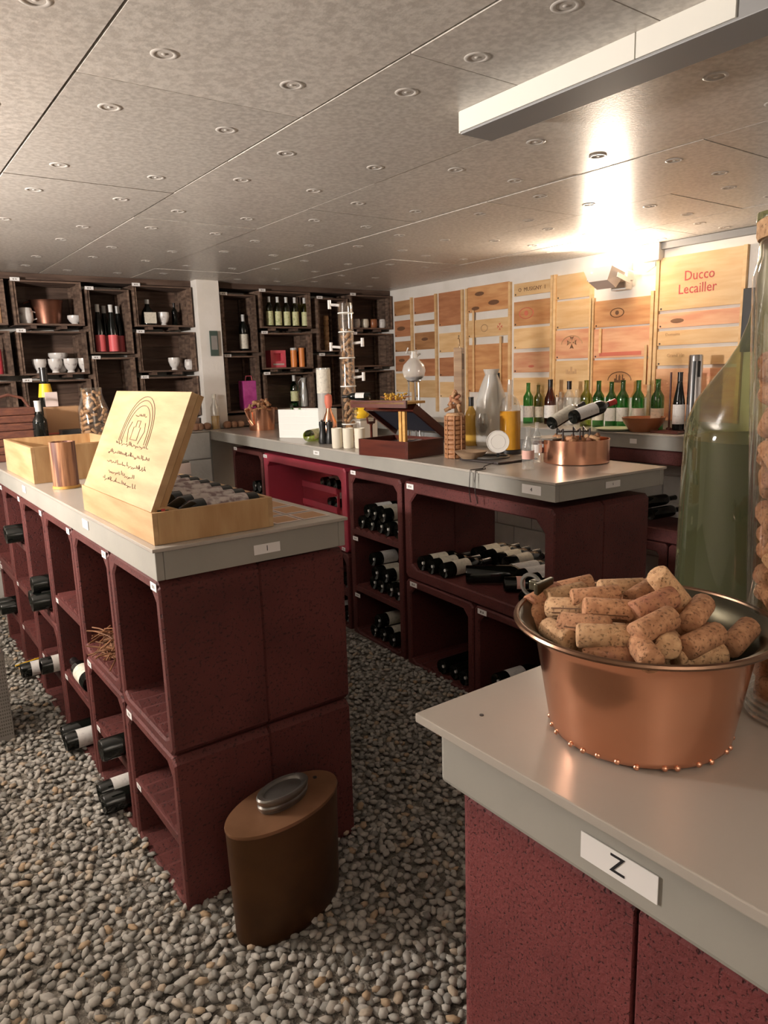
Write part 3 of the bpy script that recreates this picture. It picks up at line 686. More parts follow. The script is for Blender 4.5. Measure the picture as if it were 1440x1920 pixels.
def emb(key, fy, fz, kind, m, r=.03):
    o, y0, y1, z0, z1 = panels[key]; X = XR-.0168; cy = y1-(y1-y0)*fy; cz = z0+(z1-z0)*fz
    T = Matrix.Translation((X, cy, cz)) @ Matrix.Rotation(-PI/2, 4, 'Y')
    mb = MB()
    if kind == 'ring': mb.ring(r, r*.14, 0, 20, 4, T, sy=1.35)
    if kind == 'oval': mb.ring(r, r*.08, 0, 20, 4, T, sy=1.8); mb.cyl(r*.5, -.0005, .0008, 10, T)
    if kind == 'cross':
        for k in range(4):
            A = T @ Matrix.Rotation(k*PI/2, 4, 'Z'); mb.add([(r*.15, 0, .0008), (r, -r*.45, .0008), (r*.85, 0, .0008), (r, r*.45, .0008)], [(0, 1, 2, 3)], A)
    if kind == 'arch':
        pts_ = [T @ Vector((r*1.2*math.sin(a), r*1.9*math.cos(a), .0005)) for a in [PI*k/14 for k in range(15)]]; mb.tube(pts_, .003, 4)
        for q in (-.5, 0, .5): mb.box((X-.001, cy+q*r-.004, cz), (X+.0005, cy+q*r+.004, cz+r*.8))
    if kind == 'castle':
        for q, h in ((-1, .8), (-.5, .5), (0, 1.3), (.5, .5), (1, .8)): mb.box((X-.0008, cy+q*r-.008, cz-r*.4), (X+.0005, cy+q*r+.008, cz-r*.4+r*h))
    if kind == 'knot': mb.lathe([(0, .0008), (r*.4, .0006), (r, 0)], 12, T, sx=.5, sy=1.6)
    mb.build('printed_emblem', m, o)
emb((3, 1), .42, .5, 'ring', M['burnl'], .028); emb((3, 1), .80, .5, 'cross', M['redinkf'], .03)
emb((5, 2), .5, .55, 'cross', M['burn'], .045); emb((5, 3), .5, .7, 'castle', M['burnl'], .04); emb((5, 2), .5, .5, 'arch', M['burnl'], .05)
emb((6, 0), .42, .5, 'oval', M['burn'], .03); emb((6, 2), .5, .45, 'arch', M['burn'], .05); emb((6, 2), .5, .45, 'castle', M['burn'], .035)
emb((7, 1), .25, .45, 'knot', M['burn'], .03); emb((4, 1), .35, .5, 'oval', M['redinkf'], .04); emb((4, 3), .5, .3, 'knot', M['redinkf'], .02)
for key, fy, fz, r in (((3, 0), .3, .7, .035), ((3, 0), .65, .3, .04), ((3, 0), .2, .15, .03), ((0, 1), .4, .5, .04), ((1, 2), .5, .6, .03), ((0, 3), .4, .7, .03)): emb(key, fy, fz, 'knot', M['burn'], r)
o, y0, y1, z0, z1 = panels[(6, 1)]
MB().box((XR-.0180, y0+.06, z0+.012), (XR-.0161, y1-.05, z0+.038)).build('red_strip', M['redinkf'], o)
# small screws in the panels
scm = MB().cyl(.006, 0, .002, 8, Matrix.Rotation(-PI/2, 4, 'Y')).mesh('screw_head', M['cable'])
for (o, y0, y1, z0, z1) in panels.values():
    q = link('screw_head', scm, o); q.location = (XR-.0162, y1-.018, z0+.012)
# black channel at the end of the panelled wall
a_, b_ = atx(1405, 540, XR-.02), atx(1392, 660, XR-.02)
MB().box((XR-.03, a_.y-.035, b_.z), (XR-.001, a_.y+.03, a_.z), bev=.004).build('black_channel', M['black'], wallr)
# flood lamp and bracket on the right wall
lp = thing('flood_lamp', 'grey halogen floodlight tilted up at the ceiling on the panelled wall', 'lamp', (4.14, 3.14, 2.06), 0)
q = Matrix.Rotation(.25, 4, 'Y')
hs = MB().add([(-.055, -.075, -.035), (.045, -.075, -.055), (.045, .075, -.055), (-.055, .075, -.035), (-.085, -.115, .045), (.065, -.115, .045), (.065, .115, .045), (-.085, .115, .045)],
              [(0, 3, 2, 1), (0, 1, 5, 4), (1, 2, 6, 5), (2, 3, 7, 6), (3, 0, 4, 7)], q).build('housing', M['lamp'], lp)
MB().box((-.072, -.10, .040), (.055, .10, .044), q).build('glass_front', M['glow'], lp)
for y_ in (-.122, .117): MB().box((-.02, y_, -.01), (.12, y_+.005, .02), q).build('bracket_arm', M['white'], lp)
MB().box((.085, -.121, -.02), (.155, .121, .03), bev=.004).build('yoke', M['white'], lp)
MB().box((.155, -.06, -.07), (.229, .06, .11), bev=.008).build('wall_mount', M['white'], lp)
jb = tag(MB().box((XR-.06, 2.85, 2.15), (XR-.001, 2.99, 2.258), bev=.006).build('junction_box', M['white']), 'white junction box at the ceiling above the floodlight', 'electrical box')
cb = tag(MB().tube([(XR-.02, 2.90, 2.15), (XR-.03, 2.89, 2.12), (XR-.03, 2.95, 2.09), (XR-.03, 3.05, 2.10), (XR-.05, 3.09, 2.12)], .005).build('lamp_cable', M['white'], None, True), 'short white cable between junction box and floodlight', 'cable')
# left flood lamp outside the frame
lp2 = thing('flood_lamp', 'second halogen floodlight on the left wall, outside the photo', 'lamp', (-2.1, 3.3, 1.78), 0)
MB().box((-.08, -.12, -.04), (.08, .12, .0), bev=.01).build('housing', M['lamp'], lp2)
MB().box((-.299, -.02, -.02), (-.08, .02, 0)).build('wall_mount', M['white'], lp2)
# ------------------------------------------------------------ things on the foreground counter
def PD(px, py, D): return Vector((0, 0, EYE))+fw*D+rt*((px-720)/FOC*D)-up*((py-960)/FOC*D)
PX_, PY_ = .712, .473
pot = thing('copper_pot', 'large round copper pot full of corks on the nearest counter', 'pot', (PX_, PY_, ZT), 0)
MB().lathe([(0, .0015), (.098, .0015), (.1035, .006), (.1045, .012), (.1075, .03), (.1125, .06), (.1175, .09), (.122, .115), (.1265, .127), (.134, .133), (.143, .1365)], 64).build('body', M['copper'], pot, True, ang=60)
MB().lathe([(.1425, .1385), (.133, .135), (.1245, .128), (.1195, .11), (.110, .06), (.101, .012), (0, .008)], 64).build('tinned_lining', M['tin'], pot, True, label='dull grey tinned lining', ang=60)
MB().ring(.1445, .0036, .1375, 64, 8).build('rolled_rim', M['bronze'], pot, True)
rv = MB().lathe([(0, .0024), (.0016, .0021), (.0028, .0012), (.0034, 0)], 10).mesh('rivet', M['copper'], True)
for k in range(30):
    a = 2*PI*k/30+random.uniform(-.05, .05); q = link('rivet', rv, pot); q.location = (.1035*math.cos(a), .1035*math.sin(a), .0055+random.uniform(-.001, .002)); q.rotation_euler = (0, PI/2, a)
for a in (1.75,):
    A = Matrix.Rotation(a, 4, 'Z')
    MB().box((.128, -.020, .128), (.134, .020, .160), A, .002).box((.134, -.006, .145), (.150, .006, .158), A, .002).build('iron_lug', M['tin'], pot, label='dark iron handle lug')
    MB().ring(.014, .0028, 0, 16, 6, A @ Matrix.Translation((.150, 0, .150)) @ Matrix.Rotation(PI/2, 4, 'X')).build('lug_ring', M['pewter'], pot)
heroes = [
 ((1238, 1084, 1.262), (1274, 1128, 1.232), 1, 'thick upright cork leaning at the top of the corks in the large copper pot', 0),
 ((1174, 1200, 1.222), (1275, 1148, 1.236), 0, 'long cork lying slantwise across the middle of the large copper pot', 0),
 ((1188, 1195, 1.214), (1222, 1240, 1.208), 0, 'cork pointing down to the front rim, meeting the long slanting cork', 0),
 ((1253, 1213, 1.214), None, 1, 'cork seen end-on near the front rim of the large copper pot', 0),
 ((1272, 1222, 1.206), (1358, 1182, 1.213), 0, 'big reddish cork right of the end-on cork', 0),
 ((1290, 1172, 1.222), (1322, 1128, 1.230), 0, 'cork standing behind the big reddish cork at the right', 0),
 ((1364, 1218, 1.196), (1408, 1172, 1.206), 0, 'single cork leaning on the right inner wall of the copper pot', 0),
 ((1188, 1150, 1.232), (1262, 1118, 1.244), 2, 'dusky cork directly under the upright leaning cork', 0),
 ((1012, 1168, 1.198), (1090, 1214, 1.204), 1, 'pale cork sloping along the left front rim of the copper pot', 0),
 ((1096, 1192, 1.216), (1168, 1194, 1.216), 1, 'pale square-ended cork lying level just left of the middle', 0),
 ((1032, 1140, 1.214), (1108, 1142, 1.222), 1, 'pale printed cork at the left, behind the sloping one', 3.0),
 ((1108, 1142, 1.232), (1176, 1146, 1.230), 0, 'darkly printed cork in the middle of the pot', 3.4),
 ((1084, 1124, 1.230), (1150, 1118, 1.234), 0, 'cork lying level at the back of the heap, behind the printed corks', 0),
 ((1140, 1106, 1.232), (1192, 1104, 1.232), 1, 'pale cork at the back rim left of the upright one', 0),
 ((1192, 1122, 1.228), (1214, 1106, 1.232), 3, 'short rounded cork between the back rim and the dusky cork', 0),
 ((1006, 1128, 1.204), (1034, 1114, 1.208), 2, 'wine-red cork at the left inner wall of the pot', 0),
 ((1042, 1120, 1.210), (1078, 1112, 1.212), 1, 'pale cork beside the wine-red cork', 0),
 ((1066, 1104, 1.206), (1092, 1098, 1.210), 3, 'small dark cork at the far left back of the pot', 0),
 ((1064, 1170, 1.216), (1128, 1176, 1.220), 0, 'printed cork in front of the pale printed one', 3.2),
 ((1112, 1222, 1.198), (1178, 1230, 1.198), 2, 'dark cork half hidden low behind the front rim', 0),
 ((988, 1166, 1.190), (1012, 1142, 1.196), 0, 'cork squeezed against the leftmost inner wall of the pot', 0),
 ((1272, 1236, 1.192), (1350, 1228, 1.192), 1, 'pale cork lying low along the front rim at the right', 0)]
for a, b, k, lab, mk in heroes:
    A = at(*a)
    if 'squeezed' in lab: A.x += .012
    if b: B = at(*b); cork(lab, (A+B)/2, B-A, 'corks in the large copper pot', k, mark=mk)
    else: d = (Vector((0, 0, EYE))-A).normalized(); d.z *= .6; cork(lab, A-d.normalized()*.025, d, 'corks in the large copper pot', k)
for i in range(34):
    a = random.uniform(0, 2*PI); r = .066*math.sqrt(random.random()); z = ZT+.03+.100*random.random()
    if z > ZT+.125: z -= .02
    d = Vector((random.uniform(-1, 1), random.uniform(-1, 1), random.uniform(-.5, .5)))
    cork('cork in the lower layers of the large copper pot', (PX_+r*math.cos(a), PY_+r*math.sin(a), z), d, 'buried corks in the large copper pot')
# tall glass jar of corks at the right edge
jc = PD(1499, 1290, .875); jx, jy = jc.x, jc.y; jr = .058
jt = zat(jx, jy, 440)
J = thing('glass_jar', 'tall clear glass cylinder full of corks at the right edge of the photo', 'jar', (jx, jy, ZT), 0)
H = jt-ZT
def jrad(z): return jr+.023*min(1, z/.50)
MB().lathe([(0, .001), (jr-.004, .001), (jr, .005), (jrad(.2), .2), (jrad(.4), .4), (jrad(.5), H*.93), (jrad(.5)-.006, H*.97), (jrad(.5)-.006, H), (jrad(.5)-.009, H), (jrad(.5)-.009, H*.97), (jrad(.5)-.004, H*.93), (jrad(.2)-.004, .2), (jr-.004, .022), (0, .020)], 64).build('glass', M['clearj'], J, True)
for zz in (.006, .014, .023, .031): MB().ring(jr-.001, .0022, zz, 40, 6).build('foot_ring', M['clear'], J, True)
MB().tube([(-.083, .01, H*1.03), (-.088, .02, H*.985), (-.085, .01, H*.93), (-.074, -.038, H*.88), (-.045, -.072, H*.85), (.02, -.084, H*.84)], .0032, 8).build('leather_cord', M['cable'], J, True, label='dark leather cord around the neck')
MB().lathe([(0, H+.001), (jr+.020, H+.001), (jr+.022, H+.006), (jr+.022, H+.02), (jr+.012, H+.026), (0, H+.028)], 32).build('lid', M['corkp'], J, True)
n = 0
zc_ = zat(jx, jy, 668)
for zl in range(16):
    z = ZT+.040+zl*.0355
    if z > zc_: break
    for k in range(9):
        a = 2*PI*k/9+zl*.4+random.uniform(-.15, .15); r = jrad(z-ZT)-.0225
        x, y = jx+r*math.cos(a), jy+r*math.sin(a)
        t = Vector((-math.sin(a), math.cos(a), random.uniform(-.9, .9)))
        cork('cork pressed against the wall of the tall glass cylinder', (x, y, z+random.uniform(-.008, .008)), t, 'corks in the tall glass cylinder', random.choice((0, 0, 2, 1, 3)), .86); n += 1
# green demijohn
dx, dy = 1.206, .587
D_ = thing('demijohn', 'big green glass demijohn with a rising neck behind the copper pot', 'demijohn', (dx, dy, ZT), 0)
pr_ = [(0, .010), (.06, .006), (.116, .002), (.126, .012), (.127, .05), (.1255, .20), (.124, .30), (.120, .335), (.108, .366), (.088, .396), (.066, .425), (.048, .455), (.036, .490), (.029, .53), (.027, .60), (.027, .635), (.033, .638), (.033, .655), (.025, .657), (.025, .60)]
MB().lathe(pr_, 56).build('glass', M['demi'], D_, True, ang=80)
MB().lathe([(0, .012), (.121, .014), (.1225, .05), (.121, .20), (.1205, .304), (0, .3045)], 48).build('liquid', M['murk'], D_, True, label='murky dark green contents up to the shoulder', ang=60)

# ------------------------------------------------------------ the tin on the gravel
tn = thing('copper_can', 'brown oval copper can with a pewter cap standing on the gravel by the front island', 'can', (.818, 1.640, -.004), math.radians(13))
def oval(mb, prof, seg=48): return mb.lathe(prof, seg, None, 1.075, .575)
oval(MB(), [(0, .0), (.156, .0), (.162, .004), (.164, .02), (.168, .16), (.172, .322), (.173, .336)]).build('body', M['rust'], tn, True, ang=60)
oval(MB(), [(.1735, .333), (.1745, .338), (.173, .3425), (.10, .3445), (0, .345)]).build('top_plate', M['rustt'], tn, True, label='lighter worn copper top')
cp = MB().lathe([(.062, .3455), (.062, .350), (.066, .353), (.067, .362), (.063, .366), (.067, .371), (.069, .383), (.066, .388), (.055, .386), (.050, .380), (0, .380)], 36, None, 1.25, .66).build('screw_cap', M['pewter'], tn, True, label='dull pewter oval cap')
ndl = MB().cyl(.006, .3440, .3462, 10).build('dark_hole', M['black'], tn); ndl.location = (.135, .015, 0)

# ------------------------------------------------------------ grey cabinet at the left edge
cbn = thing('floor_cabinet', 'low grey perforated metal cabinet at the left edge of the gravel', 'cabinet', (0, 3.25, -.003), 0)
MB().box((0, 0, .0), (.376, .26, .40), bev=.005).build('casing', M['cab'], cbn)
MB().box((.01, -.012, .402), (.366, .27, .468), bev=.004).build('upper_tray', M['cabtop'], cbn, label='pinkish white upper tray')
hl = MB()
for i in range(24):
    for j in range(22):
        x, z = .17+i*.0085, .03+j*.0155; hl.box((x, -.0008, z), (x+.0045, .0004, z+.008))
h_ = hl.build('perforation', M['edge'], cbn); h_['kind'] = 'stuff'

# ------------------------------------------------------------ the open wine box on the front island
BX, BY, BW, BL, BH = .590, 1.832, .347, .70, .086
wb = thing('wine_box', 'open pale pine wine box of red wine bottles on the front island', 'box', (BX, BY, ZT), 0)
MB().box((0, 0, .001), (.013, BL, BH)).build('side_board', M['pine'], wb)
MB().box((BW-.013, 0, .001), (BW, BL, BH)).build('side_board', M['pine'], wb)
MB().box((.0135, 0, .001), (BW-.0135, .013, BH)).build('end_board', M['pineh'], wb)
MB().box((.0135, BL-.013, .001), (BW-.0135, BL, BH)).build('end_board', M['pineh'], wb)
MB().box((.0135, .0135, .001), (BW-.0135, BL-.0135, .008)).build('floor_board', M['pineh'], wb)
nr = MB().add([(.016, .016, .008), (.10, .016, .008), (.10, .016, .060), (.085, .016, .082), (.055, .016, .094), (.016, .016, .096), (.016, .034, .008), (.10, .034, .008), (.10, .034, .060), (.085, .034, .082), (.055, .034, .094), (.016, .034, .096)],
   [(0, 1, 2, 3, 4, 5), (11, 10, 9, 8, 7, 6)]+[(i, (i+1) % 6, (i+1) % 6+6, i+6) for i in range(6)]).build('neck_rest', M['pineh'], wb)
MB().box((.020, .0135, .070), (.032, .0158, .090)).box((.040, .0135, .070), (.050, .0158, .088)).build('black_emblem', M['ink'], wb)
MB().box((.020, .0130, .060), (.052, .0158, .069)).box((.030, .0130, .080), (.040, .0158, .092)).build('red_emblem', M['redink'], wb)
# lid leaning back over the box
a = math.atan2(.135, .30)
Ml = Matrix.Translation((.004, .02, BH)) @ Matrix.Rotation(a, 4, 'Y')
LW = .335
MB().box((-.0, 0, .0), (.020, .665, LW), Ml, .0015).build('lid', M['pine'], wb)
MB().box((.0202, .0, .0), (.036, .020, LW), Ml).build('lid_batten', M['pineh'], wb); MB().box((.0202, .645, .0), (.036, .665, LW), Ml).build('lid_batten', M['pineh'], wb)
em = MB(); X0 = -.0006
def lidp(y, z): return Ml @ Vector((X0, y, z))
cy, cz = .33, .17
for rr in (.135, .122, .105): em.tube([lidp(cy+rr*math.cos(t), cz+(.02+rr)*abs(math.sin(t))**.8*.95) for t in [PI*k/20 for k in range(21)]], .0011, 4)
for y0, y1, z in ((-.15, .15, -.008), (-.19, .19, -.040), (-.19, .17, -.070), (-.12, .12, -.100), (-.16, .16, -.125), (-.05, .05, .085)):
    y = y0
    while y < y1: st = random.uniform(.006, .016); em.tube([lidp(cy+y, cz+z), lidp(cy+y+st*.6, cz+z+random.uniform(-.006, .012))], .0012, 4); y += st
em.tube([lidp(cy-.03, cz+.01), lidp(cy-.03, cz+.05), lidp(cy-.015, cz+.05), lidp(cy-.015, cz+.07), lidp(cy+.015, cz+.07), lidp(cy+.015, cz+.05), lidp(cy+.03, cz+.05), lidp(cy+.03, cz+.01), lidp(cy-.03, cz+.01)], .0011, 4)
for s_ in (-1, 1): em.tube([lidp(cy+s_*.05, cz), lidp(cy+s_*.075, cz+.04), lidp(cy+s_*.06, cz+.065)], .0011, 4)
em.build('branded_crest', M['brandl'], wb, label='faint burnt crest with an arch')
for k in range(7):
    lying(f'red wine bottle in the open pine box, {ORD[k]} from its near end', BX+BW-.018, BY+.070+k*.087, ZT+.022+.0385, PI, lab='labelm', turn=PI/2+random.uniform(-.3, .3), group='bottles in the pine wine box', s=.98, lz=(.035, .165))
# sheets lying beside the box
for k, (x, y, w_, l_) in enumerate(((.955, 1.85, .085, .10), (1.048, 1.85, .09, .10), (.955, 1.965, .085, .11), (1.048, 1.965, .09, .11), (.955, 2.09, .18, .12), (.955, 2.225, .18, .16), (.955, 2.40, .18, .18))):
    nm = ['near left', 'near right', 'middle left', 'middle right', 'long third', 'long fourth', 'farthest'][k]
    o = tag(MB().box((0, 0, 0), (w_, l_, .0012)).build('printed_sheet', M['cabtop']), f'{nm} brown printed sheet on the front island, right of the wine box', 'sheet', 'printed sheets beside the wine box'); o.location = (x, y, ZT+.0008)
    MB().box((.006, .008, .0012), (w_-.006, l_-.008, .0016)).build('print', M['card'], o)
o = tag(MB().box((0, 0, 0), (.14, .22, .0015)).build('white_paper', M['paper']), 'blank white paper behind the open wine box', 'sheet'); o.location = (1.01, 2.80, ZT+.0006); o.rotation_euler = (0, 0, .1)
p = at(350, 890, ZT); t = thing('small_box', 'small pinkish carton behind the wine box, before the white blocks', 'box', (p.x-.03, p.y, ZT), .2)
MB().box((-.04, -.03, .001), (.04, .03, .055), bev=.004).build('body', M['cabtop'], t); MB().box((-.036, -.026, .0555), (.036, .026, .068), bev=.004).build('flap', M['pewter'], t)
# wooden box farther left
ob = thing('wooden_box', 'open pale wooden box at the left end of the front island', 'box', (.590, 3.34, ZT), 0)
w_, l_, h_ = .42, .66, .155
MB().box((0, 0, .001), (.014, l_, h_)).build('side_board', M['pine'], ob); MB().box((w_-.014, 0, .001), (w_, l_, h_)).build('side_board', M['pine'], ob)
MB().box((.0145, 0, .001), (w_-.0145, .014, h_)).build('end_board', M['pineh'], ob); MB().box((.0145, l_-.014, .001), (w_-.0145, l_, h_)).build('end_board', M['pineh'], ob)
MB().box((.0145, .0145, .001), (w_-.0145, l_-.0145, .012)).build('floor_board', M['pineh'], ob)
MB().box((.0145, .30, .012), (w_-.0145, .308, h_-.02)).build('divider', M['pineh'], ob)
p = at(131, 917, ZT); r_ = 23*mpp(p); zt = zat(p.x, p.y+r_, 828)
tb = thing('bark_tube', 'brown striped upright tube standing before the pale wooden box', 'tube', (p.x, p.y+r_, ZT), 0)
MB().lathe([(0, .012), (r_-.008, .012), (r_-.008, zt-ZT), (r_, zt-ZT), (r_, .012)], 28).build('tube_wall', M['stripew'], tb, True)
MB().lathe([(0, .001), (r_+.003, .001), (r_+.003, .0118), (0, .0118)], 28).build('brass_foot', M['gold'], tb, True)
p = at(97, 898, ZT); t = thing('glass_tumbler', 'small tumbler with a green band beside the striped tube', 'glass', (p.x, p.y+.03, ZT), 0)
MB().lathe([(0, .001), (.030, .001), (.036, .085), (.034, .085), (.028, .006), (0, .006)], 20).build('bowl', M['milky'], t, True)
MB().lathe([(.0322, .030), (.0352, .062)], 20).build('green_band', M['green'], t, True)
# behind the box
def onI1(px, Y=4.45): p = aty(px, 800, Y); return p.x, mpp((p.x, Y, ZT))
x, mp = onI1(22, 4.5); t = thing('wicker_basket', 'dark woven basket at the left edge, behind the pale wooden box', 'basket', (x, 4.5, ZT), 0)
hb = zat(x, 4.4, 765)-ZT
for k in range(7):
    z = .001+k*hb/7; q = 1+.02*k; MB().box((-.10*q, -.09, z), (.10*q, .09, z+hb/7-.002), bev=.006).build('woven_course', M['wickerd'], t)
MB().tube([(-.10, 0, hb), (-.07, 0, hb+.05), (0, 0, hb+.07), (.07, 0, hb+.05), (.10, 0, hb)], .008, 8).build('handle', M['wickerd'], t, True)
x, mp = onI1(75, 4.42); bottle('dark bottle with a white capsule right of the dark woven basket', (x, 4.42, ZT+.001), (0, 0, -2), lab='labelw', cap='foilw', s=(zat(x, 4.42, 752)-ZT)/.30, lz=(.03, .10), turn=-.3)
x, mp = onI1(93, 4.70); bottle('slim tall bottle with a yellow neck band behind the pale box', (x, 4.70, ZT+.001), (0, 0, 0), prof=TALL, lab=None, cap='foil', s=(zat(x, 4.7, 690)-ZT)/.355)
q = MB().lathe([(.030, .235), (.021, .29)], 16).build('neck_band', M['yellow'], bpy.data.objects[[o.name for o in COL.objects if o.get('label', '').startswith('slim tall bottle')][0]], True)
x, mp = onI1(122, 4.62); t = thing('cardboard_carton', 'brown cardboard carton left of the glass jar of pale corks', 'box', (x, 4.66, ZT), 0)
MB().box((-.10, -.06, .001), (.10, .06, zat(x, 4.62, 762)-ZT), bev=.003).build('carton', M['card'], t)
MB().box((-.10, -.0625, .12), (.10, -.0605, .13)).build('tape', M['redinkf'], t)
t = tag(MB().box((-.035, -.006, 0), (.035, .006, .085), bev=.002).build('price_card', M['cabtop']), 'white card standing on the brown carton', 'card'); t.location = (x-.05, 4.66, zat(x, 4.62, 762)+.001)
x, mp = onI1(121, 4.48); t = thing('plastic_tray', 'bright red plastic tray in front of the brown carton', 'tray', (x, 4.50, ZT), 0)
MB().box((-.11, -.05, .001), (.09, .05, .105), bev=.006).build('tray_body', M['redp'], t); MB().box((-.02, -.045, .1055), (.09, .045, .15), bev=.004).build('dark_insert', M['black'], t)
x, mp = onI1(178, 4.38); y = 4.38; r_ = 27*mp; hj = zat(x, y, 727)-ZT
t = thing('glass_jar', 'wide-necked clear jar packed with pale corks behind the leaning lid', 'jar', (x, y, ZT), 0)
MB().lathe([(0, .001), (r_*.9, .001), (r_, .02), (r_, hj*.68), (r_*.75, hj*.84), (r_*.68, hj*.9), (r_*.70, hj), (r_*.66, hj), (r_*.64, hj*.9), (r_*.70, hj*.83), (r_*.94, hj*.67), (r_*.94, .02), (0, .008)], 28).build('glass', M['clearj'], t, True)
for k in range(80):
    zz = .02+(hj-.04)*(k+.5)/80; rr = (r_ if zz < hj*.68 else r_*.7)-.018; a = k*2.4
    if 0.6 < (a % (2*PI)) < 2.2: a += 1.9
    cork('pale cork in the wide-necked clear jar', (x+rr*math.cos(a), y+rr*math.sin(a), ZT+zz), (-math.sin(a)+random.uniform(-.3, .3), math.cos(a), random.uniform(-1, 1)), 'corks in the wide-necked jar', 1, .62)
x, mp = onI1(288, 5.655); t = thing('wire_strainer', 'dark round strainer on a foot behind the top of the leaning lid', 'strainer', (x, 5.655, ZT), 0)
zs = zat(x, 5.65, 740)-ZT
MB().lathe([(0, .001), (.06, .001), (.055, .01), (.012, .015), (.010, zs-.06), (.03, zs-.04), (.09, zs), (.086, zs), (.0, zs-.045)], 28).build('bowl', M['pewter'], t, True)
MB().ring(.088, .004, zs, 28, 6).build('rim', M['copperd'], t, True)

# ------------------------------------------------------------ things lying in the red blocks
def face1(px, py): p = atx(px, py, .56); return p.y, p.z
L1 = [(213, 1475, 2, 'near the gravel, second column of the front island'), (211, 1393, 1, 'middle cell, second column of the front island'), (140, 1375, 2, 'bottom cell, third column of the front island'),
      (75, 1105, 3, 'upper cell, fourth column of the front island'), (27, 995, 2, 'top of the fifth column of the front island'), (8, 1080, 2, 'fifth column, left edge of the photo'),
      (88, 1192, 1, 'middle cell, fourth column of the front island'), (50, 1212, 1, 'bottom cell, fifth column of the front island')]
def floor_under(col, z):
    fl = []
    for z0, z1, sh in spec[col]: fl += [z0+.032]+list(sh)
    fl = [f for f in fl if f < z+.03]; return max(fl) if fl else .0
for px, py, n_, lab in L1:
    y, z = face1(px, py); col = min(range(6), key=lambda i: abs((cols[i][0]+cols[i][1])/2-y)); a_, b_ = cols[col]
    fz = floor_under(col, z)+.009; y0 = min(max(y, a_+.08), b_-.17)
    pos = [(y0, fz+.038), (y0+.083, fz+.038), (y0+.042, fz+.108)]
    for k in range(n_):
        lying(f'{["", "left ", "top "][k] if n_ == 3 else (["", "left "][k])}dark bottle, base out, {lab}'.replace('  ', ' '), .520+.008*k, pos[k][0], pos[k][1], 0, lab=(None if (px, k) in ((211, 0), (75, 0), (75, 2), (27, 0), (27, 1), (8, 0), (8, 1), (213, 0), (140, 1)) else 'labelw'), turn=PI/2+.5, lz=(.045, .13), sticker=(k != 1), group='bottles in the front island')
y, z = face1(130, 1268)
yy = cols[2][0]+.10
lying('dark bottle lying crosswise on the shelf edge, third column of the front island', .62, yy, .275+.012+.038, PI/2, lab='label', turn=0.2)
# twigs
cy_ = (cols[1][0]+cols[1][1])/2; fz = .493+.032+.010; tw = MB()
for k in range(120):
    a = random.uniform(0, 2*PI); c_ = Vector((.66+random.uniform(-.06, .07), cy_+random.uniform(-.13, .13), fz+random.uniform(.006, .085))); l_ = random.uniform(.03, .08)
    d = Vector((math.cos(a)*l_, math.sin(a)*l_, random.uniform(-.02, .02)))
    P = [c_-d, c_+Vector((0, 0, random.uniform(-.01, .015))), c_+d]
    for q_ in P: q_.z = max(q_.z, fz+.004)
    tw.tube(P, .0028, 5)
o = tw.build('vine_twigs', M['twig'], None, True); tag(o, 'tangle of brown vine twigs in the upper cell of the second column', 'twigs', None, 'stuff')
# coloured sticks on the gravel
for k, (c_, a) in enumerate((('yellow', 1.0), ('black', 1.25), ('gold', .7), ('black', .4), ('yellow', .2))):
    p = at(52, 1250, .02); d = Vector((math.cos(a), math.sin(a), 0))*.06
    o = MB().rod(p-d+Vector((0, 0, .008+k*.004)), p+d+Vector((0, 0, .012+k*.004)), .004, 8).build('stick', M[c_]); tag(o, f'{ORD[k]} thin coloured stick from the bottom in the little heap on the gravel', 'stick', 'coloured sticks on the gravel')
# rear island cells
def cell(lab, pts, lb='label', grp='bottles in the rear island', s=1, xb=.018, st=True):
    for k, (s_, z_) in enumerate(pts):
        p = w2(xb+random.uniform(-.008, .012), s_, z_); n_ = len(pts)
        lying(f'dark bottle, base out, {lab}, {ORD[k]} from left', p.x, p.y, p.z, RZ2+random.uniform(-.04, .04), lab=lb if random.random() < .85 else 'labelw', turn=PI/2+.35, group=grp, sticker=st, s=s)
f = .622+.048
cell('top level of the three-level block', [(1.145, f), (1.232, f), (1.318, f), (1.404, f), (1.49, f), (1.275, f+.068), (1.361, f+.068), (1.447, f+.068)])
f = .285+.048
cell('middle shelf of the three-level block', [(1.145, f), (1.232, f), (1.318, f), (1.404, f), (1.275, f+.068), (1.361, f+.068), (1.40, f+.136)])
f = -.03+.04+.048
cell('bottom of the three-level block', [(1.20, f), (1.30, f), (1.39, f), (1.345, f+.068)])
f = .457+.055+.039
cell('front row in the wide open block', [(.915, f), (.835, f), (.740, f)])
for k, s_ in enumerate((.905, .825, .745, .665)): p = w2(.335, s_-.02, f); lying(f'dark bottle, second row of the wide open block, {ORD[k]} from the left', p.x, p.y, p.z, RZ2, lab='label', turn=PI/2+.3, group='second row in the wide open block')
for k, s_ in enumerate((.46, .375, .29, .205)): p = w2(.205, s_+.04, f+.01); lying(f'bottle with broad cream label, right side of the wide open block, {ORD[k]} from left', p.x, p.y, p.z, RZ2-.12, lab='labelw', turn=PI/2+.3, lz=(.03, .17), group='cream labelled bottles in the wide open block')
p = w2(.045, .60, f+.006); lying('big black magnum lying askew at the front of the wide open block', p.x, p.y, p.z+.004, RZ2-.65, s=1.12, lab=None)
p = w2(.10, .40, f); lying('slim dark bottle lying beside the black magnum', p.x, p.y, p.z, RZ2-.62, s=.9, lab='labelp', lz=(.06, .1), turn=PI/2)
p = w2(.02, .185, f); lying('single dark bottle, base out, beside the copper pot rim in the wide open block', p.x, p.y, p.z, RZ2, lab='label', sticker=True, turn=PI/2)
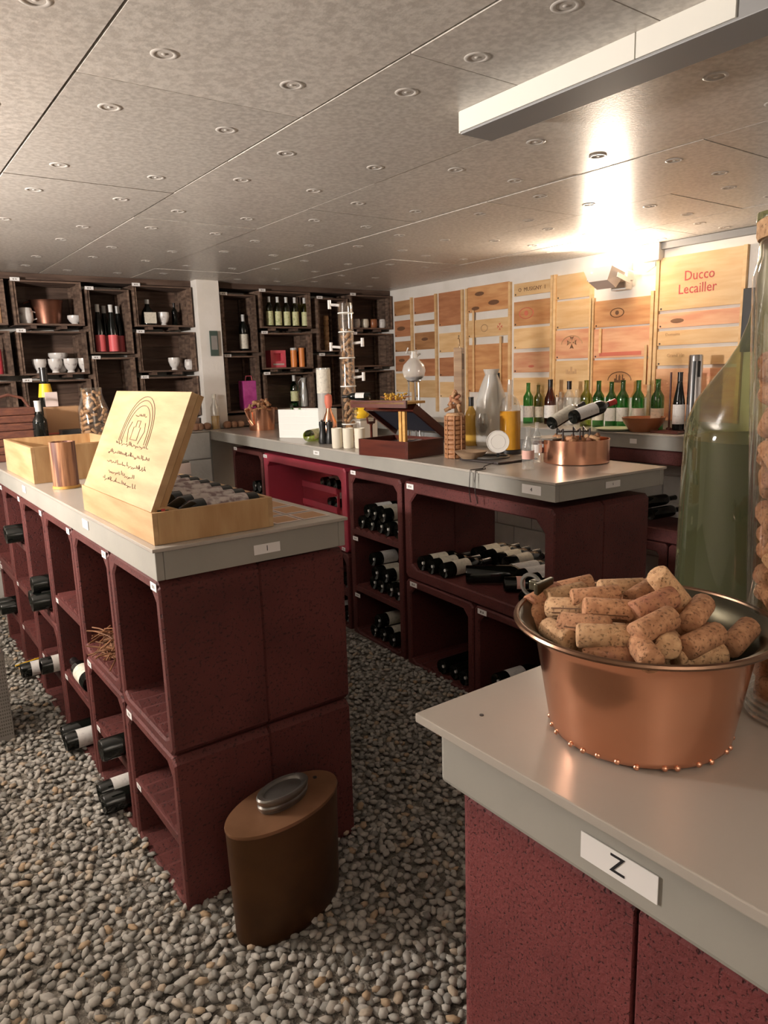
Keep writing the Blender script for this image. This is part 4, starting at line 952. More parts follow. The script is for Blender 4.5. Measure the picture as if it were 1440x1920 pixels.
p = w2(.12, .06, .457+.0565); o = tag(MB().box((0, 0, 0), (.20, .10, .002)).build('folded_leaflet', M['cabtop']), 'thin pale leaflet on the floor of the wide open block', 'sheet'); o.location = p; o.rotation_euler = (0, 0, RZ2+.5)
f = -.03+.035+.048
cell('near low block of the rear island', [(.40, f), (.315, f), (.23, f), (.36, f+.068), (.275, f+.068)], lb='labelw')
f = -.03+.04+.048
cell('second low block of the rear island', [(.76, f-.004), (.675, f-.004), (.59, f-.004)], lb=None)
f = .58+.048
cell('block beside the white wall', [(2.90, f), (2.985, f), (3.07, f), (2.95, f+.068), (3.03, f+.068)], lb=None)
cell('block below the crimson frame', [(1.70, .22+.048), (1.785, .22+.048), (1.70, .055), (1.785, .055), (1.87, .055)], lb='labelw', grp='bottles below the crimson frame')
for k, (y_, z_) in enumerate(((.05, .779), (.14, .779), (.23, .779), (.05, .652), (.14, .652))):
    p = w2(.230, 2.13+y_, z_); lying(f'dark bottle on the crimson tray, {["upper right", "upper middle", "upper left", "lower right", "lower left"][k]}', p.x, p.y, p.z, RZ2, s=.80, lab='labelw', turn=PI/2+.4, group='bottles on the crimson tray')
for k, (y_, z_) in enumerate(((2.62, .435+.085+.04), (2.72, .56), (2.84, .56), (2.67, .628))):
    lying(f'dark bottle lying in the frame under the right wall counter, {ORD[k]} from the right', 3.99, y_, z_, .3 if k == 1 else -.1, lab=None, group='bottles under the right wall counter')
# ------------------------------------------------------------ things on the rear island
def spot(px, py): p = at(px, py, ZT); return p, mpp(p)
def jugprof(r, h): return [(0, .001), (r*.8, .001), (r, h*.18), (r*1.0, h*.35), (r*.86, h*.75), (r*.95, h), (r*.90, h), (r*.80, h*.75), (0, h*.70)]
def solid(name, prof, m, parent, seg=24, label=None, sx=1, sy=1): return MB().lathe(prof, seg, None, sx, sy).build(name, M[m], parent, True, label)
# copper jug with corks
p, mp = spot(492, 806); r_ = 27*mp; h_ = zat(p.x, p.y, 766)-ZT
t = thing('copper_pot', 'small copper pot heaped with corks beside the white crate', 'pot', (p.x, p.y, ZT), 0)
solid('body', [(0, .001), (r_*.86, .001), (r_, h_), (r_*1.06, h_+.002), (r_*.94, h_+.002), (r_*.9, h_*.9), (0, h_*.8)], 'copper', t, 32)
MB().tube([(-r_*1.05, -.02, h_), (-r_*1.3, -.03, h_*.95), (-r_*1.15, -.04, h_*.5), (-r_*.95, -.05, h_*.25)], .010, 8).build('handle', M['copper'], t, True)
for k in range(34):
    a = k*2.4; q = random.random(); rr = r_*.95*math.sqrt(q)
    cork('cork heaped in the small copper pot', (p.x+rr*math.cos(a), p.y+rr*math.sin(a), ZT+h_*.93+.075*(1-q)), (random.uniform(-1, 1), random.uniform(-1, 1), random.uniform(-.6, .6)), 'corks in the small copper pot', s=.85)
# white crate with glassware
A, mp = spot(524, 821); B, _ = spot(606, 823); ht = zat(A.x, A.y, 768)-ZT
ang = math.atan2(B.y-A.y, B.x-A.x); Lw = (B-A).length
t = thing('plastic_crate', 'white plastic crate of glassware on the rear island', 'crate', (A.x, A.y, ZT), ang)
for (a, b) in (((0, 0, .001), (Lw, .008, ht)), ((0, .17, .001), (Lw, .178, ht))): MB().box(a, b, bev=.002).build('long_side', M['plastic'], t)
for x_ in (0, Lw-.008): MB().box((x_, .0085, .001), (x_+.008, .1695, ht)).build('short_side', M['plastic'], t)
for z_ in (.25, .5, .75): MB().box((.01, -.003, ht*z_), (Lw-.01, -.0002, ht*z_+.004)).build('rib', M['plastic'], t)
MB().box((.0085, .0085, .001), (Lw-.0085, .1695, .01)).build('floor', M['plastic'], t)
e1 = Vector((math.cos(ang), math.sin(ang), 0)); e2 = Vector((-math.sin(ang), math.cos(ang), 0))
def inc(u, v, z=.012): return Vector((A.x, A.y, ZT+z))+e1*u+e2*v
# lying green bottle and two black ones
p, mp = spot(578, 829); p.z = ZT+.0385
lying('green bottle with a pale label lying on the rear island, base to the viewer', p.x, p.y, p.z, .55, gm='oglass', lab='labely', cap=None, turn=PI/2+.2, lz=(.02, .16))
for px_, l_ in ((606, 'left'), (619, 'right')):
    p, mp = spot(px_, 832); h_ = zat(p.x, p.y, 786)-ZT
    t = thing('pepper_mill', f'{l_} one of two black waisted mills before the white crate', 'mill', (p.x, p.y, ZT), 0)
    solid('body', [(0, .001), (.025, .001), (.028, .01), (.024, h_*.3), (.017, h_*.6), (.022, h_*.78), (.020, h_*.9), (0, h_*.9)], 'black', t); solid('knob', [(0, h_*.9), (.009, h_*.91), (.012, h_*.95), (0, h_)], 'steel', t)
# copper flask
p, mp = spot(634, 832); h_ = zat(p.x, p.y+.12, 738)-ZT; r_ = 15*mp
t = thing('copper_flask', 'round bellied copper flask with a pink stopper behind the cream beakers', 'flask', (p.x+.03, p.y+.14, ZT), 0)
solid('belly', [(0, .001), (r_*.7, .001), (r_, h_*.2), (r_, h_*.4), (r_*.4, h_*.62), (r_*.3, h_*.72)], 'copper', t); solid('stopper', [(r_*.35, h_*.70), (r_*.5, h_*.82), (r_*.45, h_*.96), (0, h_)], 'redinkf', t)
# tall glass column with corks
p, mp = spot(652, 836); X_, Y_ = p.x+.06, p.y+.06; zt = zat(X_, Y_, 568); h_ = zt-ZT; r_ = 13.5*mp
t = thing('glass_column', 'tall narrow glass column of corks with little taps on the rear island', 'glass column', (X_, Y_, ZT), 0)
solid('glass', [(0, .001), (r_*1.5, .001), (r_*1.5, .012), (r_, .02), (r_, h_-.02), (r_*.9, h_), (r_*.86, h_), (r_*.94, h_-.03), (r_*.94, .025), (0, .022)], 'clearj', t)
for z_, d in ((.985, -1), (.695, -1), (.72, 1), (.48, 1)):
    zz = h_*z_; q = rt.copy(); q.z = 0; q.normalize(); q = q*d
    mb = MB().rod(q*r_*.8+Vector((0, 0, zz)), q*(r_+.055)+Vector((0, 0, zz+.006)), .008, 8).rod(q*(r_+.05)+Vector((0, 0, zz-.02)), q*(r_+.05)+Vector((0, 0, zz+.03)), .010, 8)
    mb.build('glass_tap', M['ceramic'], t, True)
for z_ in (.15, .42, .62, .8, .93): MB().ring(r_+.001, .004, h_*z_, 24, 6).build('white_collar', M['plastic'], t, True)
for k in range(44):
    zz = .035+k*.0148; a = k*2.1; rr = r_-.022
    cork('cork inside the tall narrow glass column', (X_+rr*math.cos(a), Y_+rr*math.sin(a), ZT+zz), (-math.sin(a), math.cos(a), random.uniform(-1.5, 1.5)), 'corks in the tall glass column', 1, .72)
p, mp = spot(631, 834); X_, Y_ = p.x+.10, p.y+.28; h_ = zat(X_, Y_, 690)-ZT
t = thing('glass_vase', 'shorter milky glass cylinder left of the tall glass column', 'vase', (X_, Y_, ZT), 0)
solid('body', [(0, .001), (.042, .001), (.044, h_), (.040, h_), (.038, .01), (0, .01)], 'milky', t); solid('pale_band', [(.0446, h_*.66), (.0446, h_*.98)], 'label', t)
# cream beakers
for k, px_ in enumerate((638, 659, 681)):
    p, mp = spot(px_, 841); h_ = zat(p.x, p.y, 803)-ZT
    t = thing('cream_beaker', f'{["left", "middle", "right"][k]} cream pottery beaker in front of the tall glass column', 'beaker', (p.x, p.y+.03, ZT), 0, 'cream beakers')
    solid('body', [(0, .001), (.027, .001), (.030, .01), (.0315, h_), (.029, h_), (.026, .01), (0, .01)], 'cream', t)
# white box with yellow pot
p, mp = spot(700, 826); q = p+Vector((.02, .16, 0)); h_ = zat(q.x, q.y, 784)-ZT
t = thing('storage_box', 'translucent white box under the yellow enamel pot', 'box', (q.x, q.y, ZT), RZ2+.3)
MB().box((-.085, -.07, .001), (.085, .07, h_-.012), bev=.01).build('tub', M['plastic'], t); MB().box((-.09, -.075, h_-.0118), (.09, .075, h_), bev=.003).build('lid', M['milky'], t)
t = thing('enamel_pot', 'bright yellow enamel pot standing on the white box', 'pot', (q.x, q.y, ZT+h_+.001), .4)
solid('body', [(0, 0), (.040, 0), (.056, .02), (.058, .04), (.045, .062), (.040, .066), (.012, .07), (.012, .082), (0, .085)], 'yellow', t)
MB().tube([(.05, 0, .03), (.075, 0, .045), (.085, 0, .07)], .008, 8).build('spout', M['yellow'], t, True); MB().tube([(-.05, 0, .02), (-.08, 0, .03), (-.08, 0, .06), (-.045, 0, .062)], .005, 8).build('handle', M['black'], t, True)
# mahogany box propped open
mb_ = Vector((2.172, 2.775, 0)); an = math.atan2(2.804-2.77, 2.429-2.169)
t = thing('wooden_case', 'dark mahogany case with navy lining, its lid propped open', 'case', (2.172, 2.775, ZT), an)
w_, l_, h_ = .265, .36, zat(2.172, 2.775, 829)-ZT
for a, b, nm in (((0, 0, .001), (w_, .012, h_), 'end_board'), ((0, l_-.012, .001), (w_, l_, h_), 'end_board'), ((0, .0125, .001), (.012, l_-.0125, h_), 'side_board'), ((w_-.012, .0125, .001), (w_, l_-.0125, h_), 'side_board')): MB().box(a, b, bev=.001).build(nm, M['mahog'], t)
MB().box((.0125, .0125, .001), (w_-.0125, l_-.0125, .012)).build('lining', M['navy'], t)
la = math.radians(33)
Ml = Matrix.Translation((w_, 0, h_+.004)) @ Matrix.Rotation(la, 4, 'Y') @ Matrix.Translation((-w_, 0, 0))
MB().box((0, 0, .030), (w_, l_, .042), Ml, .001).build('lid', M['mahog'], t)
for a, b in (((0, 0, 0), (w_, .012, .0298)), ((0, l_-.012, 0), (w_, l_, .0298)), ((0, .0125, 0), (.012, l_-.0125, .0298))): MB().box(a, b, Ml).build('lid_rim', M['mahog'], t)
MB().box((.0125, .0125, .022), (w_-.0125, l_-.0125, .0296), Ml).build('lid_lining', M['navy'], t)
MB().box((.02, .12, .0125), (w_-.02, .22, h_-.01), bev=.01).build('silver_instrument', M['steel'], t)
lz_ = (Ml @ Vector((.0, .1, 0))).z
for y_ in (.02, .045): MB().box((.004, y_, .012), (.020, y_+.018, lz_-.001)).build('prop_stick', M['gold'], t, label='golden wood prop stick')
tp = Ml @ Vector((0, .16, .045))
wp = Vector((2.172, 2.775, ZT))+Matrix.Rotation(an, 3, 'Z') @ tp
t = thing('serving_board', 'brown board laid level on the raised edge of the mahogany lid', 'board', wp+Vector((-.06, -.08, .0)), an+.1)
MB().box((-.09, -.14, 0), (.075, .20, .012), bev=.002).build('board', M['gold'], t)
MB().box((-.09, -.15, -.016), (-.078, .205, .018)).build('front_rail', M['mahog'], t)
t2 = thing('dried_flowers', 'dried yellow flowers on the board above the mahogany case', 'flowers', wp+Vector((-.03, -.06, .0125)), 0)
mb = MB()
for k in range(40): a = random.uniform(0, 6.28); r = .05*math.sqrt(random.random()); z = random.uniform(.005, .035); mb.lathe([(0, -.008), (.009, 0), (0, .008)], 6, Matrix.Translation((r*math.cos(a), r*math.sin(a)*1.6, z)))
o = mb.build('blossoms', M['amberc'], t2, True); o['kind'] = 'stuff'
mb = MB()
for k in range(14): a = random.uniform(0, 6.28); mb.rod((0, random.uniform(-.04, .04), .006), (.07*math.cos(a), .09*math.sin(a), .02), .002, 5)
mb.build('stems', M['wicker'], t2)['kind'] = 'stuff'
q = wp+Vector((-.06, .12, .034)); lying('small dark bottle with a white label lying on the board above the case', q.x, q.y, q.z, 2.2, s=.5, lab='labelw', turn=PI/2, r=None)
# little candlestick beside the case
p, mp = spot(713, 846); h_ = zat(p.x, p.y, 782)-ZT; X_, Y_ = p.x-.02, p.y+.05
t = thing('corkscrew_stand', 'dark turned corkscrew standing left of the mahogany case', 'corkscrew', (X_, Y_, ZT), 0)
solid('stem', [(0, .001), (.024, .001), (.02, .012), (.007, .02), (.007, h_*.75), (.011, h_*.8), (0, h_*.82)], 'mahog', t, 16)
MB().rod((-.022, 0, h_*.84), (.022, 0, h_*.84), .007, 8).rod((-.022, 0, h_*.84), (-.026, 0, h_), .005, 6).rod((.022, 0, h_*.84), (.026, 0, h_), .005, 6).build('fork_handle', M['mahog'], t, True)
# flask on a metal stand
p, mp = spot(785, 822); X_, Y_ = p.x, p.y; X_ = min(X_, 2.62); 
p = Vector((2.60, 3.02, ZT)); mp = mpp(p); c_ = PD(776, 695, (p-Vector((0, 0, EYE))).dot(fw)); X_, Y_ = c_.x, c_.y; zc = c_.z-ZT; r_ = 22*mp
t = thing('glass_globe', 'round clear glass flask held high on a stand above the mahogany case', 'flask', (X_, Y_, ZT), 0)
solid('globe', [(0, zc-r_), (r_*.5, zc-r_*.87), (r_*.87, zc-r_*.5), (r_, zc), (r_*.87, zc+r_*.5), (r_*.5, zc+r_*.87), (r_*.32, zc+r_*1.05), (r_*.30, zc+r_*1.6), (r_*.4, zc+r_*1.65)], 'milky', t)
solid('dark_wine', [(0, zc-r_*.93), (r_*.45, zc-r_*.82), (r_*.80, zc-r_*.5), (0, zc-r_*.49)], 'cable', t)
MB().tube([(-r_*.3, 0, zc+r_*1.4), (-r_*.75, 0, zc+r_*1.5), (-r_*.6, 0, zc+r_*1.9)], .006, 6).tube([(r_*.3, 0, zc+r_*1.2), (r_*.7, 0, zc+r_*1.4)], .006, 6).build('side_neck', M['ceramic'], t, True)
for a in (0, 2.1, 4.2): MB().rod((r_*.55*math.cos(a), r_*.55*math.sin(a), .001), (r_*.5*math.cos(a), r_*.5*math.sin(a), zc-r_*.8), .005, 8).build('leg', M['steel'], t)
MB().ring(r_*.55, .005, zc-r_*.84, 24, 6).build('ring', M['steel'], t, True)
# weathered board standing
Dp = (Vector((2.62, 2.75, ZT))-Vector((0, 0, EYE))).dot(fw); c_ = PD(861, 720, Dp); zt = zat(c_.x, c_.y, 652)
t = thing('wooden_post', 'weathered upright wooden post with slots near its top behind the wicker flask', 'post', (c_.x, c_.y, ZT), .6)
MB().box((-.030, -.022, .001), (.030, .022, zt-ZT), bev=.004).build('post', M['rusticwood'], t)
for x_ in (-.018, .006): MB().box((x_, -.0235, zt-ZT-.11), (x_+.010, -.0215, zt-ZT-.03)).build('slot', M['black'], t)
MB().tube([(0, 0, zt-ZT), (.008, 0, zt-ZT+.02), (-.006, 0, zt-ZT+.045), (.004, 0, zt-ZT+.06)], .006, 6).build('finial', M['pine'], t, True)
# wicker flask with corks
p, mp = spot(855, 861); r_ = 18.5*mp; X_, Y_ = p.x+r_*.6, p.y+r_*.8; h_ = zat(X_, Y_, 779)-ZT
t = thing('wicker_flask', 'tall cane-wrapped flask with corks on top beside the mahogany case', 'flask', (X_, Y_, ZT), 0)
for k in range(9): z = .001+k*(h_/9); solid('woven_course', [(r_*.90, z), (r_, z+.004), (r_, z+h_/9-.005), (r_*.90, z+h_/9-.001)], 'wicker', t, 20)
for k in range(8): a = 2*PI*k/8; MB().rod((r_*1.0*math.cos(a), r_*1.0*math.sin(a), .002), (r_*1.0*math.cos(a), r_*1.0*math.sin(a), h_), .004, 6).build('cane_stake', M['wicker'], t)
solid('neck_disc', [(0, h_), (r_*.95, h_), (r_*.8, h_+.012), (0, h_+.014)], 'corkp', t)
for k in range(14):
    q = k/14; a = k*2.4; rr = r_*.7*(1-q*.8)
    cork('cork perched on the cane-wrapped flask', (X_+rr*math.cos(a), Y_+rr*math.sin(a), ZT+h_+.026+q*.085), (random.uniform(-1, 1), random.uniform(-1, 1), random.uniform(-1, 1)), 'corks on the cane-wrapped flask', s=.7)
# small yellow bottle
p, mp = spot(883, 838); X_, Y_ = p.x+.05, p.y+.05; zz = zat(X_, Y_, 745)-ZT
bottle('small yellow bottle with a black stopper right of the cane-wrapped flask', (X_, Y_, ZT+.001), gm='amberc', lab=None, cap='foil', s=zz/.30)
# big milky glass vessel
p, mp = spot(926, 838); X_, Y_ = p.x+.04, p.y+.06; s_ = mpp((X_, Y_, 1.2)); h_ = zat(X_, Y_, 692)-ZT; r_ = 30*s_
t = thing('glass_vessel', 'large milky glass vessel with sloping shoulders and a black clamp', 'vessel', (X_, Y_, ZT), 0)
solid('body', [(0, .001), (r_*.85, .001), (r_*.95, .01), (r_, h_*.35), (r_*.92, h_*.62), (r_*.6, h_*.82), (r_*.38, h_*.93), (r_*.5, h_), (r_*.45, h_), (r_*.33, h_*.93), (r_*.9, h_*.6), (r_*.9, .02), (0, .01)], 'milky', t)
MB().box((r_*.30, -.012, h_*.86), (r_*.62, .012, h_*.95), bev=.004).build('clamp', M['black'], t); MB().rod((r_*.5, 0, h_*.87), (r_*.62, 0, h_*.55), .004, 6).build('clamp_rod', M['cable'], t)
# amber decanter
p, mp = spot(962, 853); X_, Y_ = p.x+.03, p.y+.05; s_ = mpp((X_, Y_, 1.15)); h_ = zat(X_, Y_, 712)-ZT; r_ = 20*s_; hl_ = zat(X_, Y_, 770)-ZT
t = thing('amber_decanter', 'conical glass decanter half full of amber liquid on a black foot', 'decanter', (X_, Y_, ZT), 0)
solid('foot', [(0, .001), (r_*1.02, .001), (r_*1.02, .022), (0, .022)], 'black', t)
solid('glass', [(r_, hl_*1.0), (r_, hl_*1.02), (r_*.75, hl_*1.25), (r_*.3, h_*.8), (r_*.24, h_), (r_*.2, h_)], 'clear', t)
solid('liquid', [(0, .024), (r_*.96, .024), (r_*.96, hl_), (0, hl_)], 'amber', t, label='clear amber liquid')
# wine glass
p, mp = spot(905, 838); X_, Y_ = p.x, p.y; s_ = mpp((X_, Y_, 1.15)); h_ = zat(X_, Y_, 775)-ZT; r_ = 14*s_
t = thing('wine_glass', 'stemmed wine glass in front of the milky vessel', 'glass', (X_, Y_, ZT), 0)
solid('glass', [(0, .001), (r_*.85, .001), (r_*.8, .004), (.004, .010), (.004, h_*.30), (r_*.6, h_*.42), (r_, h_*.62), (r_*.95, h_*.85), (r_*.78, h_), (r_*.75, h_), (r_*.92, h_*.85), (r_*.96, h_*.62), (r_*.5, h_*.44), (0, h_*.36)], 'clear', t)
solid('dark_drop', [(0, h_*.40), (r_*.45, h_*.48), (r_*.5, h_*.7), (0, h_*.72)], 'pewter', t)
# tray, dish and dial
p, mp = spot(926, 868); X_, Y_ = p.x+.03, p.y+.10
t = thing('slate_tray', 'dark flat slate tray under the white dial', 'tray', (X_+.06, Y_-.01, ZT), RZ2+.05)
MB().box((-.13, -.16, .001), (.13, .10, .012), bev=.004).build('plate', M['cable'], t); MB().ring(.085, .006, .016, 32, 6, Matrix.Translation((-.02, .0, 0))).build('raised_ring', M['pewter'], t, True)
p, mp = spot(905, 868); t = thing('stone_dish', 'shallow brownish stone dish at the left of the white dial', 'dish', (p.x+.02, p.y+.10, ZT+.0125), 0)
solid('dish', [(0, .0), (.045, .0), (.075, .030), (.078, .034), (.070, .033), (.04, .012), (0, .010)], 'rusticwood', t, 28)
c_ = at(938, 866, ZT); c_ = Vector((c_.x+.015, c_.y+.03, ZT+.0125)); s_ = mpp(c_); zc = zat(c_.x, c_.y, 828)-c_.z; r_ = 21*s_
t = thing('white_dial', 'round white dial on a small black stand facing the viewer', 'dial', c_, math.atan2(-c_.x, c_.y)*-1*-1)
solid_ = MB().cyl(r_, -.004, .006, 36, Matrix.Translation((0, 0, zc)) @ Matrix.Rotation(PI/2, 4, 'X')).build('disc', M['white'], t, True, ang=30)
MB().ring(r_*.62, .0012, 0, 36, 4, Matrix.Translation((0, -.0062, zc)) @ Matrix.Rotation(PI/2, 4, 'X')).ring(r_*.97, .002, 0, 36, 5, Matrix.Translation((0, -.0062, zc)) @ Matrix.Rotation(PI/2, 4, 'X')).build('raised_ring', M['ceramic'], t, True)
MB().box((-.03, -.008, .0), (.03, .024, .006)).box((-.006, .0065, .006), (.006, .012, zc)).build('stand', M['black'], t)
# wires hanging over the edge
pA = at(905, 880, ZT+.004); pE = w2(-.031, .42, 1.065)
q = [at(925, 868, ZT+.02), at(908, 874, ZT+.012)]
s_e = (pA-Vector(I2[0])).dot(R2 @ Vector((0, 1, 0)))
for k, ds in enumerate((0, .035)):
    P = q+[w2(.02, s_e+ds*.5, ZT+.005), w2(-.036, s_e+ds, ZT+.002), w2(-.040, s_e+ds, ZT-.04), w2(-.040, s_e+ds*1.1, .985), w2(-.034, s_e+ds*1.3-.01, .93)]
    tag(MB().tube(P, .0022, 6).build('thin_wire', M['cable'], None, True), f'{["left", "right"][k]} thin dark wire hanging over the front edge of the rear island', 'wire')
# clear bottles near the corner
for (px_, py_, top_, lab, lb) in ((992, 882, 800, 'clear bottle with a pink label at the corner end of the rear island', 'labelp'), (1008, 868, 792, 'clear bottle half hidden between the pink labelled one and the copper pan', 'labelw')):
    p, mp = spot(px_, py_); X_, Y_ = p.x+.015, p.y+.02; s_ = (zat(X_, Y_, top_)-ZT)/.30
    b = bottle(lab, (X_, Y_, ZT+.001), (0, 0, -2.2), gm='clear', lab=lb, cap=None, s=s_, prof=BURG if px_ == 992 else BP, lz=(.075, .135)); b.scale = (s_*1.05, s_*1.05, s_)
# copper pan with corks and two lying bottles on a cradle
p, mp = spot(1080, 886); r_ = 60*mp; X_, Y_ = p.x+r_*.50, p.y+r_*.74; 
cc = at(1080, 866, ZT); X_, Y_ = cc.x, cc.y; h_ = zat(X_, Y_, 822)-ZT; r_ = 60*mpp((X_, Y_, 1.1))
t = thing('copper_pan', 'wide low copper pan of corks at the corner of the rear island', 'pan', (X_, Y_, ZT), 0)
solid('body', [(0, .001), (r_*.97, .001), (r_, .004), (r_, h_), (r_*.975, h_), (r_*.965, .01), (0, .008)], 'copper', t, 48)
for k in range(26):
    a = k*2.4; q = math.sqrt(random.random())*.80
    cork('cork in the wide low copper pan', (X_+r_*q*math.cos(a), Y_+r_*q*math.sin(a), ZT+h_-.012+random.uniform(-.004, .02)), (random.uniform(-1, 1), random.uniform(-1, 1), random.uniform(-.4, .4)), 'corks in the wide low copper pan', s=.8)
tl = thing('zinc_plate', 'dull zinc plate resting on the left rim of the wide copper pan', 'plate', (X_, Y_, ZT+h_+.001), RZ2)
MB().box((-r_*1.05, .0, .0), (-r_*.02, r_*1.1, .006), bev=.002).build('plate', M['pewter'], tl)
def leanbottle(desc, a, b, D, L, **k):
    A = PD(*a, D); d2 = D
    for i in range(200):
        B = PD(*b, d2)
        if (B-A).length >= L: break
        d2 += .002
    e = (B-A).to_track_quat('Z', 'Y').to_euler(); return bottle(desc, A, e, s=L/.30, turn=PI/2, **k)
D0 = (Vector((X_, Y_, ZT+h_+.10))-Vector((0, 0, EYE))).dot(fw)
leanbottle('dusty grey brown bottle lying above the copper pan, base to the left', (1034, 794), (1094, 757), D0+.02, .24, gm='darkglass', lab='label', lz=(.005, .19), cap='foil')
b2 = leanbottle('dark bottle with a red capsule pointing up to the right above the copper pan', (1074, 783), (1153, 753), D0-.02, .255, lab='labelw', cap='foilr', lz=(.02, .15))
cr = thing('wire_cradle', 'dark wire cradle holding the two lying bottles above the copper pan', 'cradle', (X_, Y_, ZT+h_-.002), 0)
for s_ in (-.075, .045, .0):
    q = rt.copy(); q.z = 0; q.normalize(); f2 = Vector((-q.y, q.x, 0))
    P = [q*s_-f2*.06+Vector((0, 0, .0)), q*s_-f2*.055+Vector((0, 0, .05)), q*s_+Vector((0, 0, .032)), q*s_+f2*.055+Vector((0, 0, .05)), q*s_+f2*.06]
    MB().tube(P, .0035, 6).build('wire', M['cable'], cr, True)
MB().tube([q*-.085+Vector((0, 0, .034)), q*.055+Vector((0, 0, .034))], .0035, 6).build('wire', M['cable'], cr, True)

# ------------------------------------------------------------ right wall counter
row = [(990, 797, 718, 'gglass', 'labelw', BP, 'green bottle with a white label at the far left of the wall counter row'), (1009, 793, 722, 'oglass', 'label', BP, 'olive bottle just left of the brown bottle in the wall counter row'),
 (1031, 797, 712, 'bglass', 'labelw', BURG, 'brown sloping-shouldered bottle in the wall counter row'), (1050, 794, 735, 'clear', None, BP, 'short clear bottle right of the brown bottle'),
 (1066, 797, 715, 'clear', 'label', BP, 'clear bottle with a dark capsule behind the lying bottles'), (1098, 797, 713, 'oglass', 'label', BP, 'olive bottle behind the red capsule'),
 (1121, 799, 714, 'gglass', 'label', BP, 'first green bottle right of the olive one, partly behind the red capsule'), (1145, 796, 716, 'gglass', 'labelw', BP, 'green bottle behind the gap left of the wooden bowl'),
 (1166, 799, 713, 'gglass', 'labelw', BP, 'green bottle directly over the left rim of the wooden bowl'), (1195, 800, 713, 'gglass', 'labelw', BP, 'bright green bottle with white label behind the middle of the wooden bowl'),
 (1214, 795, 722, 'clear', None, BP, 'clear bottle between the two green ones behind the bowl'), (1231, 800, 711, 'gglass', 'label', BP, 'green bottle with a cream label behind the right end of the bowl'),
 (1080, 793, 730, 'clear', 'label', BP, 'clear squat bottle right of the dark capsuled clear one')]
for i, (px_, py_, top_, gm_, lb_, pf, lab) in enumerate(row):
    X_ = 4.22 if py_ >= 796 else 4.30
    c_ = atx(px_, py_, X_); Y_ = c_.y; s_ = (zat(X_, Y_, top_)-ZT)/.30
    bottle(lab, (X_, Y_, ZT+.001), (0, 0, math.atan2(-Y_, -X_)), gm=gm_, lab=lb_, cap='foil' if i in (2, 4) else (None if gm_ == 'clear' else ('foilw' if False else None)), s=s_, prof=pf, group='bottles on the wall counter', lz=(.045, .13))
p = at(1206, 804, ZT); p = Vector((4.09, atx(1206, 800, 4.09).y, ZT)); mp = mpp(p); r_ = 39*mp; h_ = zat(p.x, p.y, 782)-ZT
t = thing('wooden_bowl', 'brown wooden bowl in front of the green bottles', 'bowl', p, 0); solid('bowl', [(0, .001), (r_*.6, .001), (r_*.9, h_*.6), (r_, h_), (r_*.94, h_), (r_*.8, h_*.5), (0, h_*.3)], 'brownpot', t, 32)
p = Vector((4.05, atx(1152, 804, 4.05).y, ZT)); t = thing('glazed_plate', 'pale green oval plate left of the wooden bowl', 'plate', p, 0); solid('plate', [(0, .001), (.08, .001), (.12, .012), (.125, .018), (.118, .017), (.08, .006), (0, .006)], 'greenplate', t, 32)
p = Vector((4.13, atx(1264, 806, 4.13).y, ZT)); t = thing('serving_board', 'dark red-brown board under the standing dark bottle on the wall counter', 'board', p, 0)
MB().box((-.12, -.10, .001), (.09, .09, .014), bev=.003).build('board', M['mahog'], t); MB().box((-.12, -.10, .0142), (-.11, .09, .02)).build('raised_edge', M['mahog'], t)
c_ = Vector((4.13, atx(1271, 803, 4.13).y, ZT+.0145)); bottle('tall dark bottle with a white label on the dark board', c_, (0, 0, math.atan2(-c_.y, -c_.x)), lab='labelw', prof=TALL, cap='foil', s=(zat(c_.x, c_.y, 698)-c_.z)/.355, lz=(.04, .16))
c_ = Vector((4.15, atx(1254, 803, 4.15).y, ZT+.0145)); h_ = zat(c_.x, c_.y, 698)-c_.z
t = thing('tasting_rod', 'slim brown wooden rod upright left of the tall dark bottle', 'rod', c_, 0); solid('rod', [(0, 0), (.018, 0), (.018, .01), (.006, .016), (.006, h_), (0, h_)], 'mahog', t, 12)
c_ = Vector((4.16, atx(1298, 806, 4.16).y, ZT)); mp = mpp(c_); h_ = zat(c_.x, c_.y, 665)-ZT; r_ = 12.5*mp
t = thing('steel_tube', 'tall brushed steel tube with a dark slot on the wall counter', 'tube', c_, 0)
solid('tube', [(0, .001), (r_*1.25, .001), (r_*1.25, .02), (r_, .022), (r_, h_-.01), (r_*.9, h_), (0, h_)], 'steel', t, 32)
d = Vector((-c_.x, -c_.y, 0)).normalized(); ad_ = math.atan2(d.y, d.x)
for a0, z0, z1 in ((.55, h_*.72, h_*.92), (-.15, h_*.15, h_*.92)): 
    b = link('dark_slot', band(r_+.0008, z0, z1, M['black'], 'slot%s' % a0, a0-.25, a0+.18, 5), t); b.rotation_euler = (0, 0, ad_)
